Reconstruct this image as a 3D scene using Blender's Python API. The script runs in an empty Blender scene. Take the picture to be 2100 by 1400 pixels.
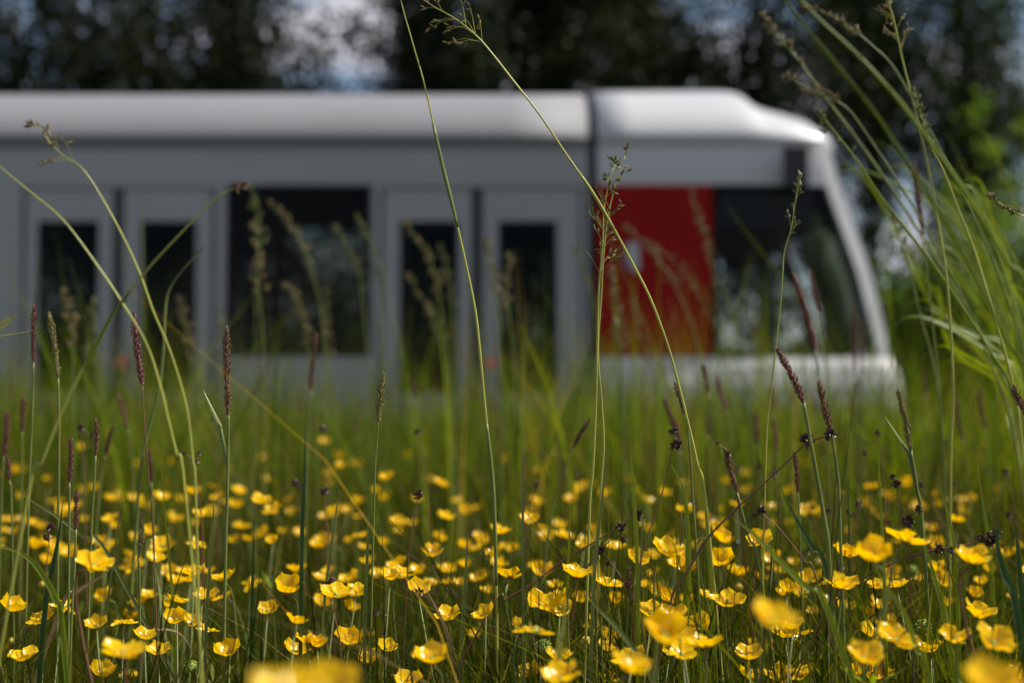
import bpy, math, random
import numpy as np
from mathutils import Vector, Matrix, Euler
R = math.radians
S = bpy.context.scene
C = S.collection

# ------------------------------------------------------------------ camera
FPX = 50.0 / 36.0 * 2100          # focal length in photograph pixels
PITCH = R(2.55)
CAMZ = 0.45
cam_d = bpy.data.cameras.new('camera')
cam = bpy.data.objects.new('camera', cam_d); C.objects.link(cam)
cam.location = (0, 0, CAMZ); cam.rotation_euler = (R(90) + PITCH, 0, 0)
cam_d.lens = 50; cam_d.sensor_width = 36; cam_d.clip_start = 0.02; cam_d.clip_end = 3000
cam_d.dof.use_dof = True; cam_d.dof.focus_distance = 1.03; cam_d.dof.aperture_fstop = 4.6
S.camera = cam

# ------------------------------------------------------------------ world, sun, exposure
SUN_EL, SUN_AZ = 52, 84            # azimuth clockwise from +Y (straight ahead)
world = bpy.data.worlds.new('World'); S.world = world; world.use_nodes = True
nt = world.node_tree; nt.nodes.clear()
def N(tree, kind, **kw):
    n = tree.nodes.new(kind)
    for k, v in kw.items(): setattr(n, k, v)
    return n
sky = N(nt, 'ShaderNodeTexSky', sky_type='NISHITA'); sky.sun_disc = False
sky.sun_elevation = R(SUN_EL); sky.sun_rotation = R(SUN_AZ); sky.air_density = 1.0; sky.dust_density = 1.2
tc = N(nt, 'ShaderNodeTexCoord')
mp = N(nt, 'ShaderNodeMapping'); mp.inputs['Scale'].default_value = (1, 1, 2.6)
nz = N(nt, 'ShaderNodeTexNoise'); nz.inputs['Scale'].default_value = 4.2; nz.inputs['Detail'].default_value = 7; nz.inputs['Roughness'].default_value = .55
rp = N(nt, 'ShaderNodeValToRGB'); rp.color_ramp.elements[0].position = .46; rp.color_ramp.elements[1].position = .60
mx = N(nt, 'ShaderNodeMix', data_type='RGBA'); mx.inputs['B'].default_value = (6.8, 6.6, 7.3, 1)
bg = N(nt, 'ShaderNodeBackground'); bg.inputs['Strength'].default_value = 0.078
wo = N(nt, 'ShaderNodeOutputWorld')
L = nt.links.new
L(tc.outputs['Generated'], mp.inputs['Vector']); L(mp.outputs['Vector'], nz.inputs['Vector'])
L(nz.outputs['Fac'], rp.inputs['Fac']); L(rp.outputs['Color'], mx.inputs['Factor']); L(sky.outputs['Color'], mx.inputs['A'])
L(mx.outputs['Result'], bg.inputs['Color']); L(bg.outputs['Background'], wo.inputs['Surface'])
sun_d = bpy.data.lights.new('sun', 'SUN'); sun_d.energy = 5.0; sun_d.angle = R(.55); sun_d.color = (1, .95, .87)
sun = bpy.data.objects.new('sun', sun_d); C.objects.link(sun)
sdir = Vector((math.sin(R(SUN_AZ)) * math.cos(R(SUN_EL)), math.cos(R(SUN_AZ)) * math.cos(R(SUN_EL)), math.sin(R(SUN_EL))))
sun.rotation_euler = (-sdir).to_track_quat('-Z', 'Y').to_euler(); sun.location = (8, 10, 30)
S.view_settings.view_transform = 'Standard'; S.view_settings.look = 'None'
S.view_settings.exposure = 0.46; S.view_settings.gamma = 1
S.cycles.max_bounces = 8; S.cycles.transparent_max_bounces = 12; S.cycles.transmission_bounces = 4; S.cycles.diffuse_bounces = 3
S.cycles.use_denoising = True

# ------------------------------------------------------------------ helpers
_cp, _sp = math.cos(PITCH), math.sin(PITCH)
def P(px, py, Y):
    """point at distance Y (metres in front of the camera) seen at photo pixel px,py"""
    u = (px - 1050) / FPX; v = (700 - py) / FPX
    dy = _cp - v * _sp; dz = _sp + v * _cp
    s = Y / dy
    return Vector((u * s, Y, CAMZ + dz * s))
def pix(p):
    """photo pixel of a world point"""
    x, y, z = p[0], p[1], p[2] - CAMZ
    d = y * _cp + z * _sp
    return 1050 + FPX * x / d, 700 - FPX * (z * _cp - y * _sp) / d
MATS = {}
def mat(name, col, rough=.5, metal=0, spec=.5, trans=0, tcol=None, var=0, scale=20, attr=False, coat=0, bump=0, bscale=60):
    m = bpy.data.materials.new(name); m.use_nodes = True; t = m.node_tree; t.nodes.clear(); MATS[name] = m
    out = N(t, 'ShaderNodeOutputMaterial'); b = N(t, 'ShaderNodeBsdfPrincipled')
    b.inputs['Roughness'].default_value = rough; b.inputs['Metallic'].default_value = metal
    b.inputs['Specular IOR Level'].default_value = spec; b.inputs['Coat Weight'].default_value = coat
    l = t.links.new
    rgb = N(t, 'ShaderNodeRGB'); rgb.outputs[0].default_value = (*col, 1); src = rgb.outputs[0]
    if attr:
        a = N(t, 'ShaderNodeAttribute', attribute_name='tint'); src = a.outputs['Color']
    if var:
        tcx = N(t, 'ShaderNodeTexCoord'); n = N(t, 'ShaderNodeTexNoise'); n.inputs['Scale'].default_value = scale; n.inputs['Detail'].default_value = 5
        l(tcx.outputs['Object'], n.inputs['Vector'])
        mr = N(t, 'ShaderNodeMapRange'); mr.inputs['From Min'].default_value = .3; mr.inputs['From Max'].default_value = .7
        mr.inputs['To Min'].default_value = 1 - var; mr.inputs['To Max'].default_value = 1 + var
        l(n.outputs['Fac'], mr.inputs['Value'])
        hs = N(t, 'ShaderNodeHueSaturation'); l(mr.outputs['Result'], hs.inputs['Value']); l(src, hs.inputs['Color']); src = hs.outputs['Color']
    l(src, b.inputs['Base Color'])
    if bump:
        tcb = N(t, 'ShaderNodeTexCoord'); nb = N(t, 'ShaderNodeTexNoise'); nb.inputs['Scale'].default_value = bscale
        bp = N(t, 'ShaderNodeBump'); bp.inputs['Strength'].default_value = bump; bp.inputs['Distance'].default_value = .002
        l(tcb.outputs['Object'], nb.inputs['Vector']); l(nb.outputs['Fac'], bp.inputs['Height']); l(bp.outputs['Normal'], b.inputs['Normal'])
    if trans:
        tr = N(t, 'ShaderNodeBsdfTranslucent'); ms = N(t, 'ShaderNodeMixShader'); ms.inputs['Fac'].default_value = trans
        if tcol: 
            mc = N(t, 'ShaderNodeMix', data_type='RGBA', blend_type='MULTIPLY'); mc.inputs['Factor'].default_value = 1
            mc.inputs['B'].default_value = (*tcol, 1); l(src, mc.inputs['A']); l(mc.outputs['Result'], tr.inputs['Color'])
        else: l(src, tr.inputs['Color'])
        l(b.outputs[0], ms.inputs[1]); l(tr.outputs[0], ms.inputs[2]); l(ms.outputs[0], out.inputs['Surface'])
    else: l(b.outputs[0], out.inputs['Surface'])
    return m
def glass_mat(name, tint, gloss=.06):
    m = bpy.data.materials.new(name); m.use_nodes = True; t = m.node_tree; t.nodes.clear(); l = t.links.new; MATS[name] = m
    out = N(t, 'ShaderNodeOutputMaterial'); tr = N(t, 'ShaderNodeBsdfTransparent'); tr.inputs['Color'].default_value = (*tint, 1)
    g = N(t, 'ShaderNodeBsdfGlossy'); g.inputs['Roughness'].default_value = .03; g.inputs['Color'].default_value = (.8, .85, .9, 1)
    fr = N(t, 'ShaderNodeFresnel'); fr.inputs['IOR'].default_value = 1.16; ms = N(t, 'ShaderNodeMixShader')
    l(fr.outputs[0], ms.inputs['Fac']); l(tr.outputs[0], ms.inputs[1]); l(g.outputs[0], ms.inputs[2]); l(ms.outputs[0], out.inputs['Surface'])
    return m
G_blade = mat('grass blade', (.05, .1, .02), rough=.55, spec=.06, trans=.5, tcol=(1.95, 1.75, .28), attr=True)
G_stem = mat('green stem', (.16, .20, .04), rough=.45, trans=.15, var=.3, scale=30)
G_stem_y = mat('yellow green stem', (.44, .44, .08), rough=.35, spec=.6, trans=.2, var=.3, scale=14)
G_stem_b = mat('reddish brown stem', (.16, .065, .03), rough=.45, var=.3, scale=25)
G_bright = mat('bright leaf', (.20, .265, .012), rough=.4, trans=.4, tcol=(1.4, 1.3, .5), var=.25, scale=12)
G_straw = mat('dry straw', (.42, .27, .13), rough=.6, trans=.25, var=.3, scale=20)
G_spike_p = mat('purple seed husk', (.17, .062, .045), rough=.6, trans=.15, var=.5, scale=400)
G_spike_b = mat('brown seed husk', (.17, .085, .04), rough=.6, trans=.15, var=.5, scale=400)
G_spike_g = mat('green seed husk', (.22, .19, .06), rough=.6, trans=.2, var=.45, scale=400)
G_spikelet = mat('spikelet husk', (.29, .235, .10), rough=.5, trans=.3, var=.5, scale=250)
G_spikelet_g = mat('green spikelet husk', (.20, .22, .07), rough=.5, trans=.3, var=.5, scale=250)
G_rush = mat('dark rush capsule', (.045, .016, .012), rough=.35, spec=.6, var=.6, scale=300)
M_petal = mat('buttercup petal', (.99, .635, .001), rough=.2, spec=.42, trans=.46, tcol=(1.0, .93, .3), var=.05, scale=120)
M_stamen = mat('stamen', (.85, .55, .02), rough=.5, trans=.2)
M_carpel = mat('carpel', (.30, .38, .04), rough=.5, bump=.8, bscale=900)
M_sepal = mat('sepal', (.36, .34, .06), rough=.55, trans=.2)
M_bud = mat('bud', (.62, .45, .03), rough=.45, trans=.15, var=.2, scale=200)
M_grey = mat('silver grey paint', (.285, .285, .285), rough=.32, spec=.5, coat=.25, var=.03, scale=1.5)
M_white = mat('white paint', (.47, .47, .47), rough=.42, spec=.5, coat=.35, var=.03, scale=1.5)
M_roofw = mat('white roof paint', (.46, .46, .47), rough=.42, spec=.5, coat=.4, var=.03, scale=1.5)
M_roofg = mat('grey roof paint', (.205, .205, .217), rough=.65, spec=.3, coat=0, var=.04, scale=1.2)
M_red = mat('red paint', (.27, .0015, .001), rough=.35, spec=.12, coat=0, var=.04, scale=2)
M_dark = mat('dark interior', (.018, .018, .02), rough=.8)
M_rubber = mat('black rubber', (.02, .02, .022), rough=.6)
M_groove = mat('grey groove', (.18, .18, .183), rough=.5)
M_button = mat('red button', (.85, .06, .05), rough=.4)
M_btnring = mat('pale button ring', (.5, .5, .5), rough=.4)
M_seat = mat('seat fabric', (.13, .14, .19), rough=.8)
M_seatb = mat('blue seat fabric', (.06, .06, .25), rough=.8)
M_metal = mat('steel', (.35, .35, .36), rough=.35, metal=.9)
M_lens = mat('lamp lens', (.7, .7, .68), rough=.1, coat=.5)
M_glass = glass_mat('tinted glass', (.58, .60, .58))
M_glassc = glass_mat('cab glass', (.80, .83, .84))
M_bark = mat('bark', (.03, .026, .02), rough=.9, var=.5, scale=8)
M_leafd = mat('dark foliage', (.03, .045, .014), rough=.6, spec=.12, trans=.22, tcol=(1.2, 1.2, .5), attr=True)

def link(o, parent=None):
    C.objects.link(o)
    if parent is not None: o.parent = parent
    return o
def mesh_obj(name, verts, faces, m, parent=None, smooth=True, mi=None):
    me = bpy.data.meshes.new(name); me.from_pydata([tuple(v) for v in verts], [], faces)
    for k in (m if isinstance(m, (list, tuple)) else [m]): me.materials.append(k)
    if smooth: me.polygons.foreach_set('use_smooth', [True] * len(me.polygons))
    if mi is not None: me.polygons.foreach_set('material_index', mi)
    me.update()
    return link(bpy.data.objects.new(name, me), parent)
def tag(o, label=None, cat=None, group=None, kind=None):
    if label: o['label'] = label
    if cat: o['category'] = cat
    if group: o['group'] = group
    if kind: o['kind'] = kind
    return o
def empty(name, loc):
    o = bpy.data.objects.new(name, None); o.location = loc; o.empty_display_size = .05
    return link(o)

class MB:
    def __init__(s): s.v = []; s.f = []; s.m = []
    def add(s, v, f, m=0):
        b = len(s.v); s.v += [Vector(p) for p in v]; s.f += [tuple(i + b for i in q) for q in f]; s.m += [m] * len(f)
    def box(s, x0, x1, y0, y1, z0, z1, m=0):
        v = [(x0,y0,z0),(x1,y0,z0),(x1,y1,z0),(x0,y1,z0),(x0,y0,z1),(x1,y0,z1),(x1,y1,z1),(x0,y1,z1)]
        s.add(v, [(3,2,1,0),(4,5,6,7),(0,1,5,4),(1,2,6,5),(2,3,7,6),(3,0,4,7)], m)
    def tube(s, pts, rads, n=6, m=0):
        pts = [Vector(p) for p in pts]; v = []; f = []
        ref = Vector((.37, .21, .9)).normalized()
        for i, p in enumerate(pts):
            t = (pts[min(i + 1, len(pts) - 1)] - pts[max(i - 1, 0)])
            if t.length < 1e-9: t = Vector((0, 0, 1))
            t.normalize(); a = t.cross(ref)
            if a.length < .05: a = t.cross(Vector((1, 0, 0)))
            a.normalize(); b = t.cross(a)
            r = rads[i] if hasattr(rads, '__len__') else rads
            for k in range(n):
                w = 2 * math.pi * k / n; v.append(p + a * (r * math.cos(w)) + b * (r * math.sin(w)))
        for i in range(len(pts) - 1):
            for k in range(n):
                f.append((i*n+k, i*n+(k+1)%n, (i+1)*n+(k+1)%n, (i+1)*n+k))
        f.append(tuple(range(n))[::-1]); f.append(tuple(len(v) - n + k for k in range(n)))
        s.add(v, f, m)
    def ribbon(s, pts, widths, side, fold=.25, m=0):
        pts = [Vector(p) for p in pts]; v = []; f = []
        for i, p in enumerate(pts):
            t = (pts[min(i + 1, len(pts) - 1)] - pts[max(i - 1, 0)]).normalized()
            a = side - t * side.dot(t); a.normalize(); nrm = t.cross(a); w = widths[i] * .5
            v += [p - a * w + nrm * w * fold * 2, p, p + a * w + nrm * w * fold * 2]
        for i in range(len(pts) - 1):
            k = i * 3; f += [(k, k+1, k+4, k+3), (k+1, k+2, k+5, k+4)]
        s.add(v, f, m)
    def grain(s, p, d, ln, w, m=0, flat=.7):
        """a pointed husk (six sided lozenge) from p along d"""
        d = d.normalized(); a = d.cross(Vector((.3, .5, .81)));
        if a.length < .05: a = d.cross(Vector((1, 0, 0)))
        a.normalize(); b = d.cross(a)
        v = [p]
        for q, ww in ((.28, .85), (.6, 1.0), (.85, .5)):
            for k in range(4):
                w_ = math.pi / 2 * k + .5; v.append(p + d * ln * q + a * (w * .5 * ww * math.cos(w_)) + b * (w * .5 * ww * flat * math.sin(w_)))
        v.append(p + d * ln)
        f = [(0, 1 + (k + 1) % 4, 1 + k) for k in range(4)]
        for r in (1, 5):
            f += [(r + k, r + (k + 1) % 4, r + 4 + (k + 1) % 4, r + 4 + k) for k in range(4)]
        f += [(9 + k, 9 + (k + 1) % 4, 13) for k in range(4)]
        s.add(v, f, m)
    def build(s, name, m, parent=None, smooth=True):
        return mesh_obj(name, s.v, s.f, m, parent, smooth, s.m if isinstance(m, (list, tuple)) else None)
def catmull(pts, sub=6):
    pts = [Vector(p) for p in pts]; out = []
    q = [pts[0] * 2 - pts[1]] + pts + [pts[-1] * 2 - pts[-2]]
    for i in range(1, len(q) - 2):
        for k in range(sub):
            t = k / sub; p0, p1, p2, p3 = q[i-1], q[i], q[i+1], q[i+2]
            out.append(.5 * ((2*p1) + (p2-p0)*t + (2*p0-5*p1+4*p2-p3)*t*t + (-p0+3*p1-3*p2+p3)*t*t*t))
    out.append(pts[-1]); return out

# ------------------------------------------------------------------ ground and terrain
def gz(y):
    t = min(1, max(0, (y - 7.6) / 1.4)); return -.56 * t * t * (3 - 2 * t)
def ground():
    xs = list(np.linspace(-14, 14, 57)); xs = [-900, -200, -60, -25] + xs + [25, 60, 200, 900]
    ys = [-900, -200, -40, -10, -3] + list(np.linspace(-1, 14, 61)) + [18, 25, 40, 80, 200, 500, 1500]
    rnd = random.Random(2); v = []; f = []
    for y in ys:
        for x in xs:
            near = abs(x) < 13 and -1 < y < 7.4
            v.append((x, y, gz(y) + (rnd.uniform(-.012, .012) if near else 0)))
    n = len(xs)
    for j in range(len(ys) - 1):
        for i in range(n - 1): f.append((j*n+i, j*n+i+1, (j+1)*n+i+1, (j+1)*n+i))
    m = mat('meadow soil', (.035, .045, .015), rough=.95, var=.5, scale=3, bump=.6, bscale=30)
    tag(mesh_obj('ground', v, f, m), kind='structure')
ground()
TRK = -.56
m_bal = mat('ballast', (.12, .11, .10), rough=.95, var=.6, scale=25, bump=1, bscale=40)
tb = MB(); tb.add([(-200, 9.6, TRK + .004), (200, 9.6, TRK + .004), (200, 13.0, TRK + .004), (-200, 13.0, TRK + .004),
                   (-200, 9.9, TRK + .06), (200, 9.9, TRK + .06), (200, 12.7, TRK + .06), (-200, 12.7, TRK + .06)],
                  [(4, 5, 6, 7), (0, 1, 5, 4), (2, 3, 7, 6)])
tag(tb.build('track_bed', m_bal, smooth=False), kind='structure')
for yy in (10.58, 12.02):
    r_ = MB(); r_.box(-200, 200, yy - .03, yy + .03, TRK + .05, TRK + .15)
    tag(r_.build('tram_rail', M_metal, smooth=False), kind='structure')
RAIL = TRK + .15

# ------------------------------------------------------------------ the tram
Y0, YC = 10.1, 11.3
X = lambda px, Y=Y0: (px - 1050) / FPX * Y
Z = lambda py, Y=Y0: P(1050, py, Y).z
tram = empty('tram', (X(900), YC, RAIL))
tag(tram, 'silver grey low-floor tram with white cab, red side panel and dark windows behind the meadow', 'tram')
TI = Vector(tram.location)
def tbuild(mb, name, m, parent=tram, smooth=False, solid=0):
    off = TI if parent is tram else Vector((0, 0, 0))
    if parent is not tram:                      # sub-parts share the part's frame (parts sit unrotated at the tram origin)
        off = TI
    mb.v = [v - off for v in mb.v]
    o = mb.build(name, m, parent, smooth)
    if solid:
        md = o.modifiers.new('wall thickness', 'SOLIDIFY'); md.thickness = abs(solid); md.offset = -1 if solid > 0 else 1
        if isinstance(m, (list, tuple)): md.material_offset = 1
    return o
def rects_with_holes(mb, x0, x1, z0, z1, holes, y, flip):
    xs = sorted(set([x0, x1] + [h[0] for h in holes] + [h[1] for h in holes])); zs = sorted(set([z0, z1] + [h[2] for h in holes] + [h[3] for h in holes]))
    idx = {}
    for i, a in enumerate(xs):
        for j, b in enumerate(zs): idx[i, j] = len(mb.v) + len(idx)
    vv = [(a, y, b) for a in xs for b in zs]; ff = []; nz_ = len(zs)
    for i in range(len(xs) - 1):
        for j in range(nz_ - 1):
            cx, cz = (xs[i] + xs[i+1]) / 2, (zs[j] + zs[j+1]) / 2
            if any(h[0] < cx < h[1] and h[2] < cz < h[3] for h in holes): continue
            q = (i*nz_+j, (i+1)*nz_+j, (i+1)*nz_+j+1, i*nz_+j+1)
            ff.append(q[::-1] if flip else q)
    mb.add(vv, ff)
SK = Z(1050)         # skirt bottom
LEFT = -2700
wins = [(460, 762), (-380, -30), (-750, -410), (-1560, -1225), (-1920, -1590), (-2680, -2360)]
doors = [((40, 440), [(47, 227, 72, 198), (249, 432, 285, 400)], (229, 247), 250),
         ((778, 1196), [(784, 966, 818, 940), (990, 1190, 1022, 1143)], (968, 988), 1003),
         ((-1200, -790), [(-1193, -1010, -1168, -1042), (-988, -798, -956, -838)], (-1008, -990), -978),
         ((-2340, -1935), [(-2333, -2150, -2308, -2182), (-2128, -1943, -2096, -1975)], (-2148, -2130), -2118)]
holes = [(X(a), X(b), Z(732), Z(378)) for a, b in wins] + [(X(d[0][0]), X(d[0][1]), SK + .1, Z(384)) for d in doors]
for side in (0, 1):
    y = Y0 if side == 0 else 2 * YC - Y0; s = 1 if side == 0 else -1
    w = MB(); rects_with_holes(w, X(LEFT), X(1207), SK, Z(310), holes, y, side == 1)
    tbuild(w, 'side_wall', [M_grey, M_dark], solid=.05)
    c = MB(); rects_with_holes(c, X(LEFT), X(1207), Z(309), Z(291), [], y + s * .02, side == 1)
    tbuild(c, 'cant_rail', [M_groove, M_dark], solid=.04)
    for a, b in wins:
        g = MB(); g.box(X(a) + .002, X(b) - .002, y + s * .018 - .003, y + s * .018 + .003, Z(732) + .002, Z(378) - .002)
        wn = tbuild(g, 'window', M_glass)
        fr = MB(); t_ = .022; x0, x1, z0, z1 = X(a) + .001, X(b) - .001, Z(732) + .001, Z(378) - .001
        ya, yb = sorted((y + s * .004, y + s * .014))
        fr.box(x0, x0 + t_, ya, yb, z0, z1); fr.box(x1 - t_, x1, ya, yb, z0, z1)
        fr.box(x0 + t_, x1 - t_, ya, yb, z0, z0 + t_); fr.box(x0 + t_, x1 - t_, ya, yb, z1 - t_, z1)
        tbuild(fr, 'window_seal', M_rubber, wn)
    for (da, db), leaves, gap, btn in doors:
        for k, (la, lb, ga, gb) in enumerate(leaves):
            d = MB(); rects_with_holes(d, X(la), X(lb), SK + .12, Z(388), [(X(ga), X(gb), Z(806), Z(453))], y + s * .012, side == 1)
            dl = tbuild(d, 'door', [M_grey, M_dark], solid=.03)
            g = MB(); g.box(X(ga) + .002, X(gb) - .002, y + s * .028 - .003, y + s * .028 + .003, Z(806) + .002, Z(453) - .002)
            tbuild(g, 'door_window', M_glass, dl)
            if k == 1:
                b = MB(); cx, cz = X(btn + 2), Z(743)
                for (r, yy0, yy1, mi) in ((.048, .006, .012, 0), (.036, -.004, .006, 1)):
                    n = 20; ring0 = [(cx + r * math.cos(2*math.pi*i/n), y + s * yy0, cz + r * math.sin(2*math.pi*i/n)) for i in range(n)]
                    ring1 = [(p[0], y + s * yy1, p[2]) for p in ring0]
                    b.add(ring0 + ring1, [tuple(range(n))] + [(i, (i+1)%n, n+(i+1)%n, n+i) for i in range(n)], mi)
                tbuild(b, 'door_button', [M_btnring, M_button], dl)
        sl = MB(); sl.box(X(gap[0]), X(gap[1]), *sorted((y + s * .02, y + s * .045)), SK + .12, Z(390))
        tbuild(sl, 'door_seal', M_rubber)
        hd = MB(); hd.box(X(da) + .003, X(db) - .003, *sorted((y + s * .022, y + s * .05)), Z(387), Z(384) - .003)
        tbuild(hd, 'door_header', M_groove)
# roof of the long car: swept rounded profile
def roof_profile(n=14):
    out = []
    for k in range(n + 1):
        a = math.pi / 2 * k / n; out.append((math.cos(a) ** (2 / 1.85), math.sin(a) ** (2 / 1.85)))
    return out
HZ = P(1050, 172, 10.7).z - Z(290)
rf = MB(); prof = roof_profile()
sec = [(YC + (Y0 - YC) * w, Z(290) + HZ * h) for w, h in prof]
sec = sec + [(2 * YC - y, z) for y, z in sec[-2::-1]]
xs_ = [X(LEFT) + (X(1207) - X(LEFT)) * i / 24 for i in range(25)]
v = [(x, y, z) for x in xs_ for y, z in sec]; n = len(sec)
rf.add(v, [(i*n+k, (i+1)*n+k, (i+1)*n+k+1, i*n+k+1) for i in range(24) for k in range(n - 1)])
tbuild(rf, 'roof', [M_roofg, M_dark], smooth=True, solid=.05)
# bellows at the joint and a closing end far left
bl = MB()
for k in range(3):
    o_ = .07 if k == 1 else .05
    sec2 = [(YC + (Y0 + o_ - YC) * w, Z(290) + (HZ - .03) * h) for w, h in prof]; sec2 = [(Y0 + o_, SK + .02)] + sec2
    sec2 = sec2 + [(2 * YC - y, z) for y, z in sec2[-2::-1]]; n2 = len(sec2)
    xa_, xb_ = X(1207) + k * .017, X(1207) + (k + 1) * .017
    bl.add([(x, y, z) for x in (xa_, xb_) for y, z in sec2], [(q, n2+q, n2+q+1, q+1) for q in range(n2 - 1)])
tbuild(bl, 'bellows', M_rubber, solid=.03)
ew = MB(); secw = [(Y0, SK)] + sec + [(2 * YC - Y0, SK)]
ew.add([(X(LEFT) - .03, y, z) for y, z in secw], [tuple(range(len(secw)))])
tbuild(ew, 'rear_wall', [M_grey, M_dark], solid=.03)
fl = MB(); fl.box(X(LEFT) + .05, X(1640), Y0 + .06, 2 * YC - Y0 - .06, SK + .05, SK + .12); tbuild(fl, 'floor', M_dark)
# --- the cab car: a lofted shell
def lerp_tab(tab, q):
    for (a, va), (b, vb) in zip(tab, tab[1:]):
        if q <= b or (b, vb) == tab[-1]: return va + (vb - va) * max(0, min(1, (q - a) / (b - a)))
    return tab[-1][1]
XW = [(250, 1672), (290, 1677), (380, 1700), (450, 1725), (550, 1760), (650, 1786), (732, 1805), (800, 1811), (1050, 1813)]
XA = [(250, 1695), (290, 1702), (380, 1728), (450, 1750), (550, 1785), (650, 1808), (732, 1826), (800, 1836), (1050, 1838)]
PT = [(1200, 169), (1525, 168), (1550, 176), (1570, 196), (1590, 208), (1640, 222), (1680, 235), (1720, 258), (1800, 268)]
rows = [1050, 980, 900, 830, 790, 765, 752, 732, 690, 650, 600, 550, 500, 450, 415, 378, 345, 310, 300, 290]
cols_px = [1226, 1300, 1380, 1462, 1500, 1530, 1550, 1570, 1590, 1610, 1640]
def plan(py):
    z = Z(py); out = []
    bulge = lerp_tab([(732, 0), (752, .045), (790, .085), (830, .10), (1050, .10)], py)
    groove = .014 if py in (310, 300) else 0
    for p in cols_px: out.append((X(p), Y0 - bulge + groove + max(0, (p - 1560) / 80) ** 2 * .02))
    yw = Y0 + .06; out.append(((lerp_tab(XW, py) - 1050) / FPX * yw, yw - bulge))
    ya = Y0 + .10; xa = (lerp_tab(XA, py) - 1050) / FPX * ya; out.append((xa, ya - bulge))
    xf = xa + .17
    for k in range(1, 8):
        a = math.pi / 2 * k / 7
        out.append((xa + (xf - xa) * math.sin(a) ** 1.2, YC - (YC - ya + bulge) * math.cos(a) ** 1.05 if k < 7 else YC))
    return [(x, y, z) for x, y in out]
GR = [plan(py) for py in rows]
cant = GR[-1]; NC = len(cant)
for k in range(1, 13):
    a = math.pi / 2 * k / 12; w = math.cos(a) ** (2 / 1.85); h = math.sin(a) ** (2 / 1.85); rr = []
    for i, (x, y, z) in enumerate(cant):
        pxx = 1050 + x / Y0 * FPX if i < 13 else 1720 + (i - 12) * 8
        H = P(1050, lerp_tab(PT, pxx) - 4, 10.7).z - Z(290)
        x2 = x - (.22 * (1 - w) if i >= 12 else 0)
        rr.append((x2, YC + (y - YC) * w, z + H * h))
    GR.append(rr)
NR0 = len(rows)
def cell_kind(r, c):
    if r >= NR0 - 1: return 'roof'
    lo, hi = rows[r], rows[r + 1]
    if c < 3 and lo <= 732 and hi >= 378: return 'red'
    if 3 <= c < 11 and lo <= 732 and hi >= 378: return 'cab'
    if c >= 12 and lo <= 752 and hi >= 300: return 'screen'
    return 'body'
parts = {}
for mirror in (0, 1):
    for kind in ('body', 'roof', 'red', 'cab', 'screen'):
        cells = [(r, c) for r in range(len(GR) - 1) for c in range(NC - 1) if cell_kind(r, c) == kind]
        ids = {}; vv = []; ff = []
        def vid(r, c):
            if (r, c) not in ids:
                ids[r, c] = len(vv); x, y, z = GR[r][c]
                vv.append((x, 2 * YC - y if mirror else y, z))
            return ids[r, c]
        for r, c in cells:
            q = (vid(r, c), vid(r, c + 1), vid(r + 1, c + 1), vid(r + 1, c)); ff.append(q[::-1] if mirror else q)
        mb = MB(); mb.add(vv, ff)
        if kind in ('cab', 'screen'):
            s = -1 if mirror else 1
            mb.v = [Vector((v_.x - .012, v_.y + s * .016, v_.z)) for v_ in mb.v]
            parts[kind, mirror] = tbuild(mb, 'cab_window' if kind == 'cab' else 'windscreen', M_glassc, smooth=True)
        else:
            nm = {'body': 'cab_body', 'roof': 'cab_roof', 'red': 'red_side_panel'}[kind]
            mm = {'body': [M_white, M_dark], 'roof': [M_roofw, M_dark], 'red': [M_red, M_dark]}[kind]
            parts[kind, mirror] = tbuild(mb, nm, mm, smooth=(kind == 'roof'), solid=.045)
# pale emblem on the red panel with a small blue mark
em = MB()
def flat_shape(mb, pts, y, th, m):
    n = len(pts); mb.add([(a, y, b) for a, b in pts] + [(a, y + th, b) for a, b in pts], [tuple(range(n))[::-1], tuple(range(n, 2*n))] + [(i, (i+1)%n, n+(i+1)%n, n+i) for i in range(n)], m)
flat_shape(em, [(X(a), Z(b)) for a, b in ((1288,498),(1308,498),(1311,505),(1312,552),(1304,558),(1294,552),(1290,535),(1285,530),(1284,505))], Y0 - .006, .005, 0)
flat_shape(em, [(X(a), Z(b)) for a, b in ((1278,536),(1288,536),(1291,548),(1282,552))], Y0 - .0065, .005, 1)
tbuild(em, 'emblem', [mat('pale grey mark', (.42, .42, .46), rough=.5), mat('blue mark', (.06, .06, .22), rough=.5)], parts['red', 0])
mr = MB(); mr.box(X(1602), X(1652), Y0 - .20, Y0 - .10, Z(392), Z(308)); mr.box(X(1624), X(1634), Y0 - .10, Y0 + .02, Z(335), Z(328))
o = tbuild(mr, 'side_mirror', M_rubber); bv = o.modifiers.new('rounded edges', 'BEVEL'); bv.width = .02; bv.segments = 3
dk = MB(); dk.box(X(1520), X(1765), Y0 + .35, 2 * YC - Y0 - .35, SK + .13, Z(770)); tbuild(dk, 'driver_desk', M_dark)
hb = MB(); hb.box(X(1470), X(1476), Y0 + .06, 2 * YC - Y0 - .06, SK + .13, Z(500)); tbuild(hb, 'cab_bulkhead', M_dark)
sb = MB(); sb.box(X(1478), X(1690), Y0 + .08, 2 * YC - Y0 - .08, Z(462), Z(456)); sb.box(X(1478), X(1675), Y0 + .08, Y0 + .1, Z(458), Z(384)); tbuild(sb, 'sun_blind', M_dark)
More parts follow.
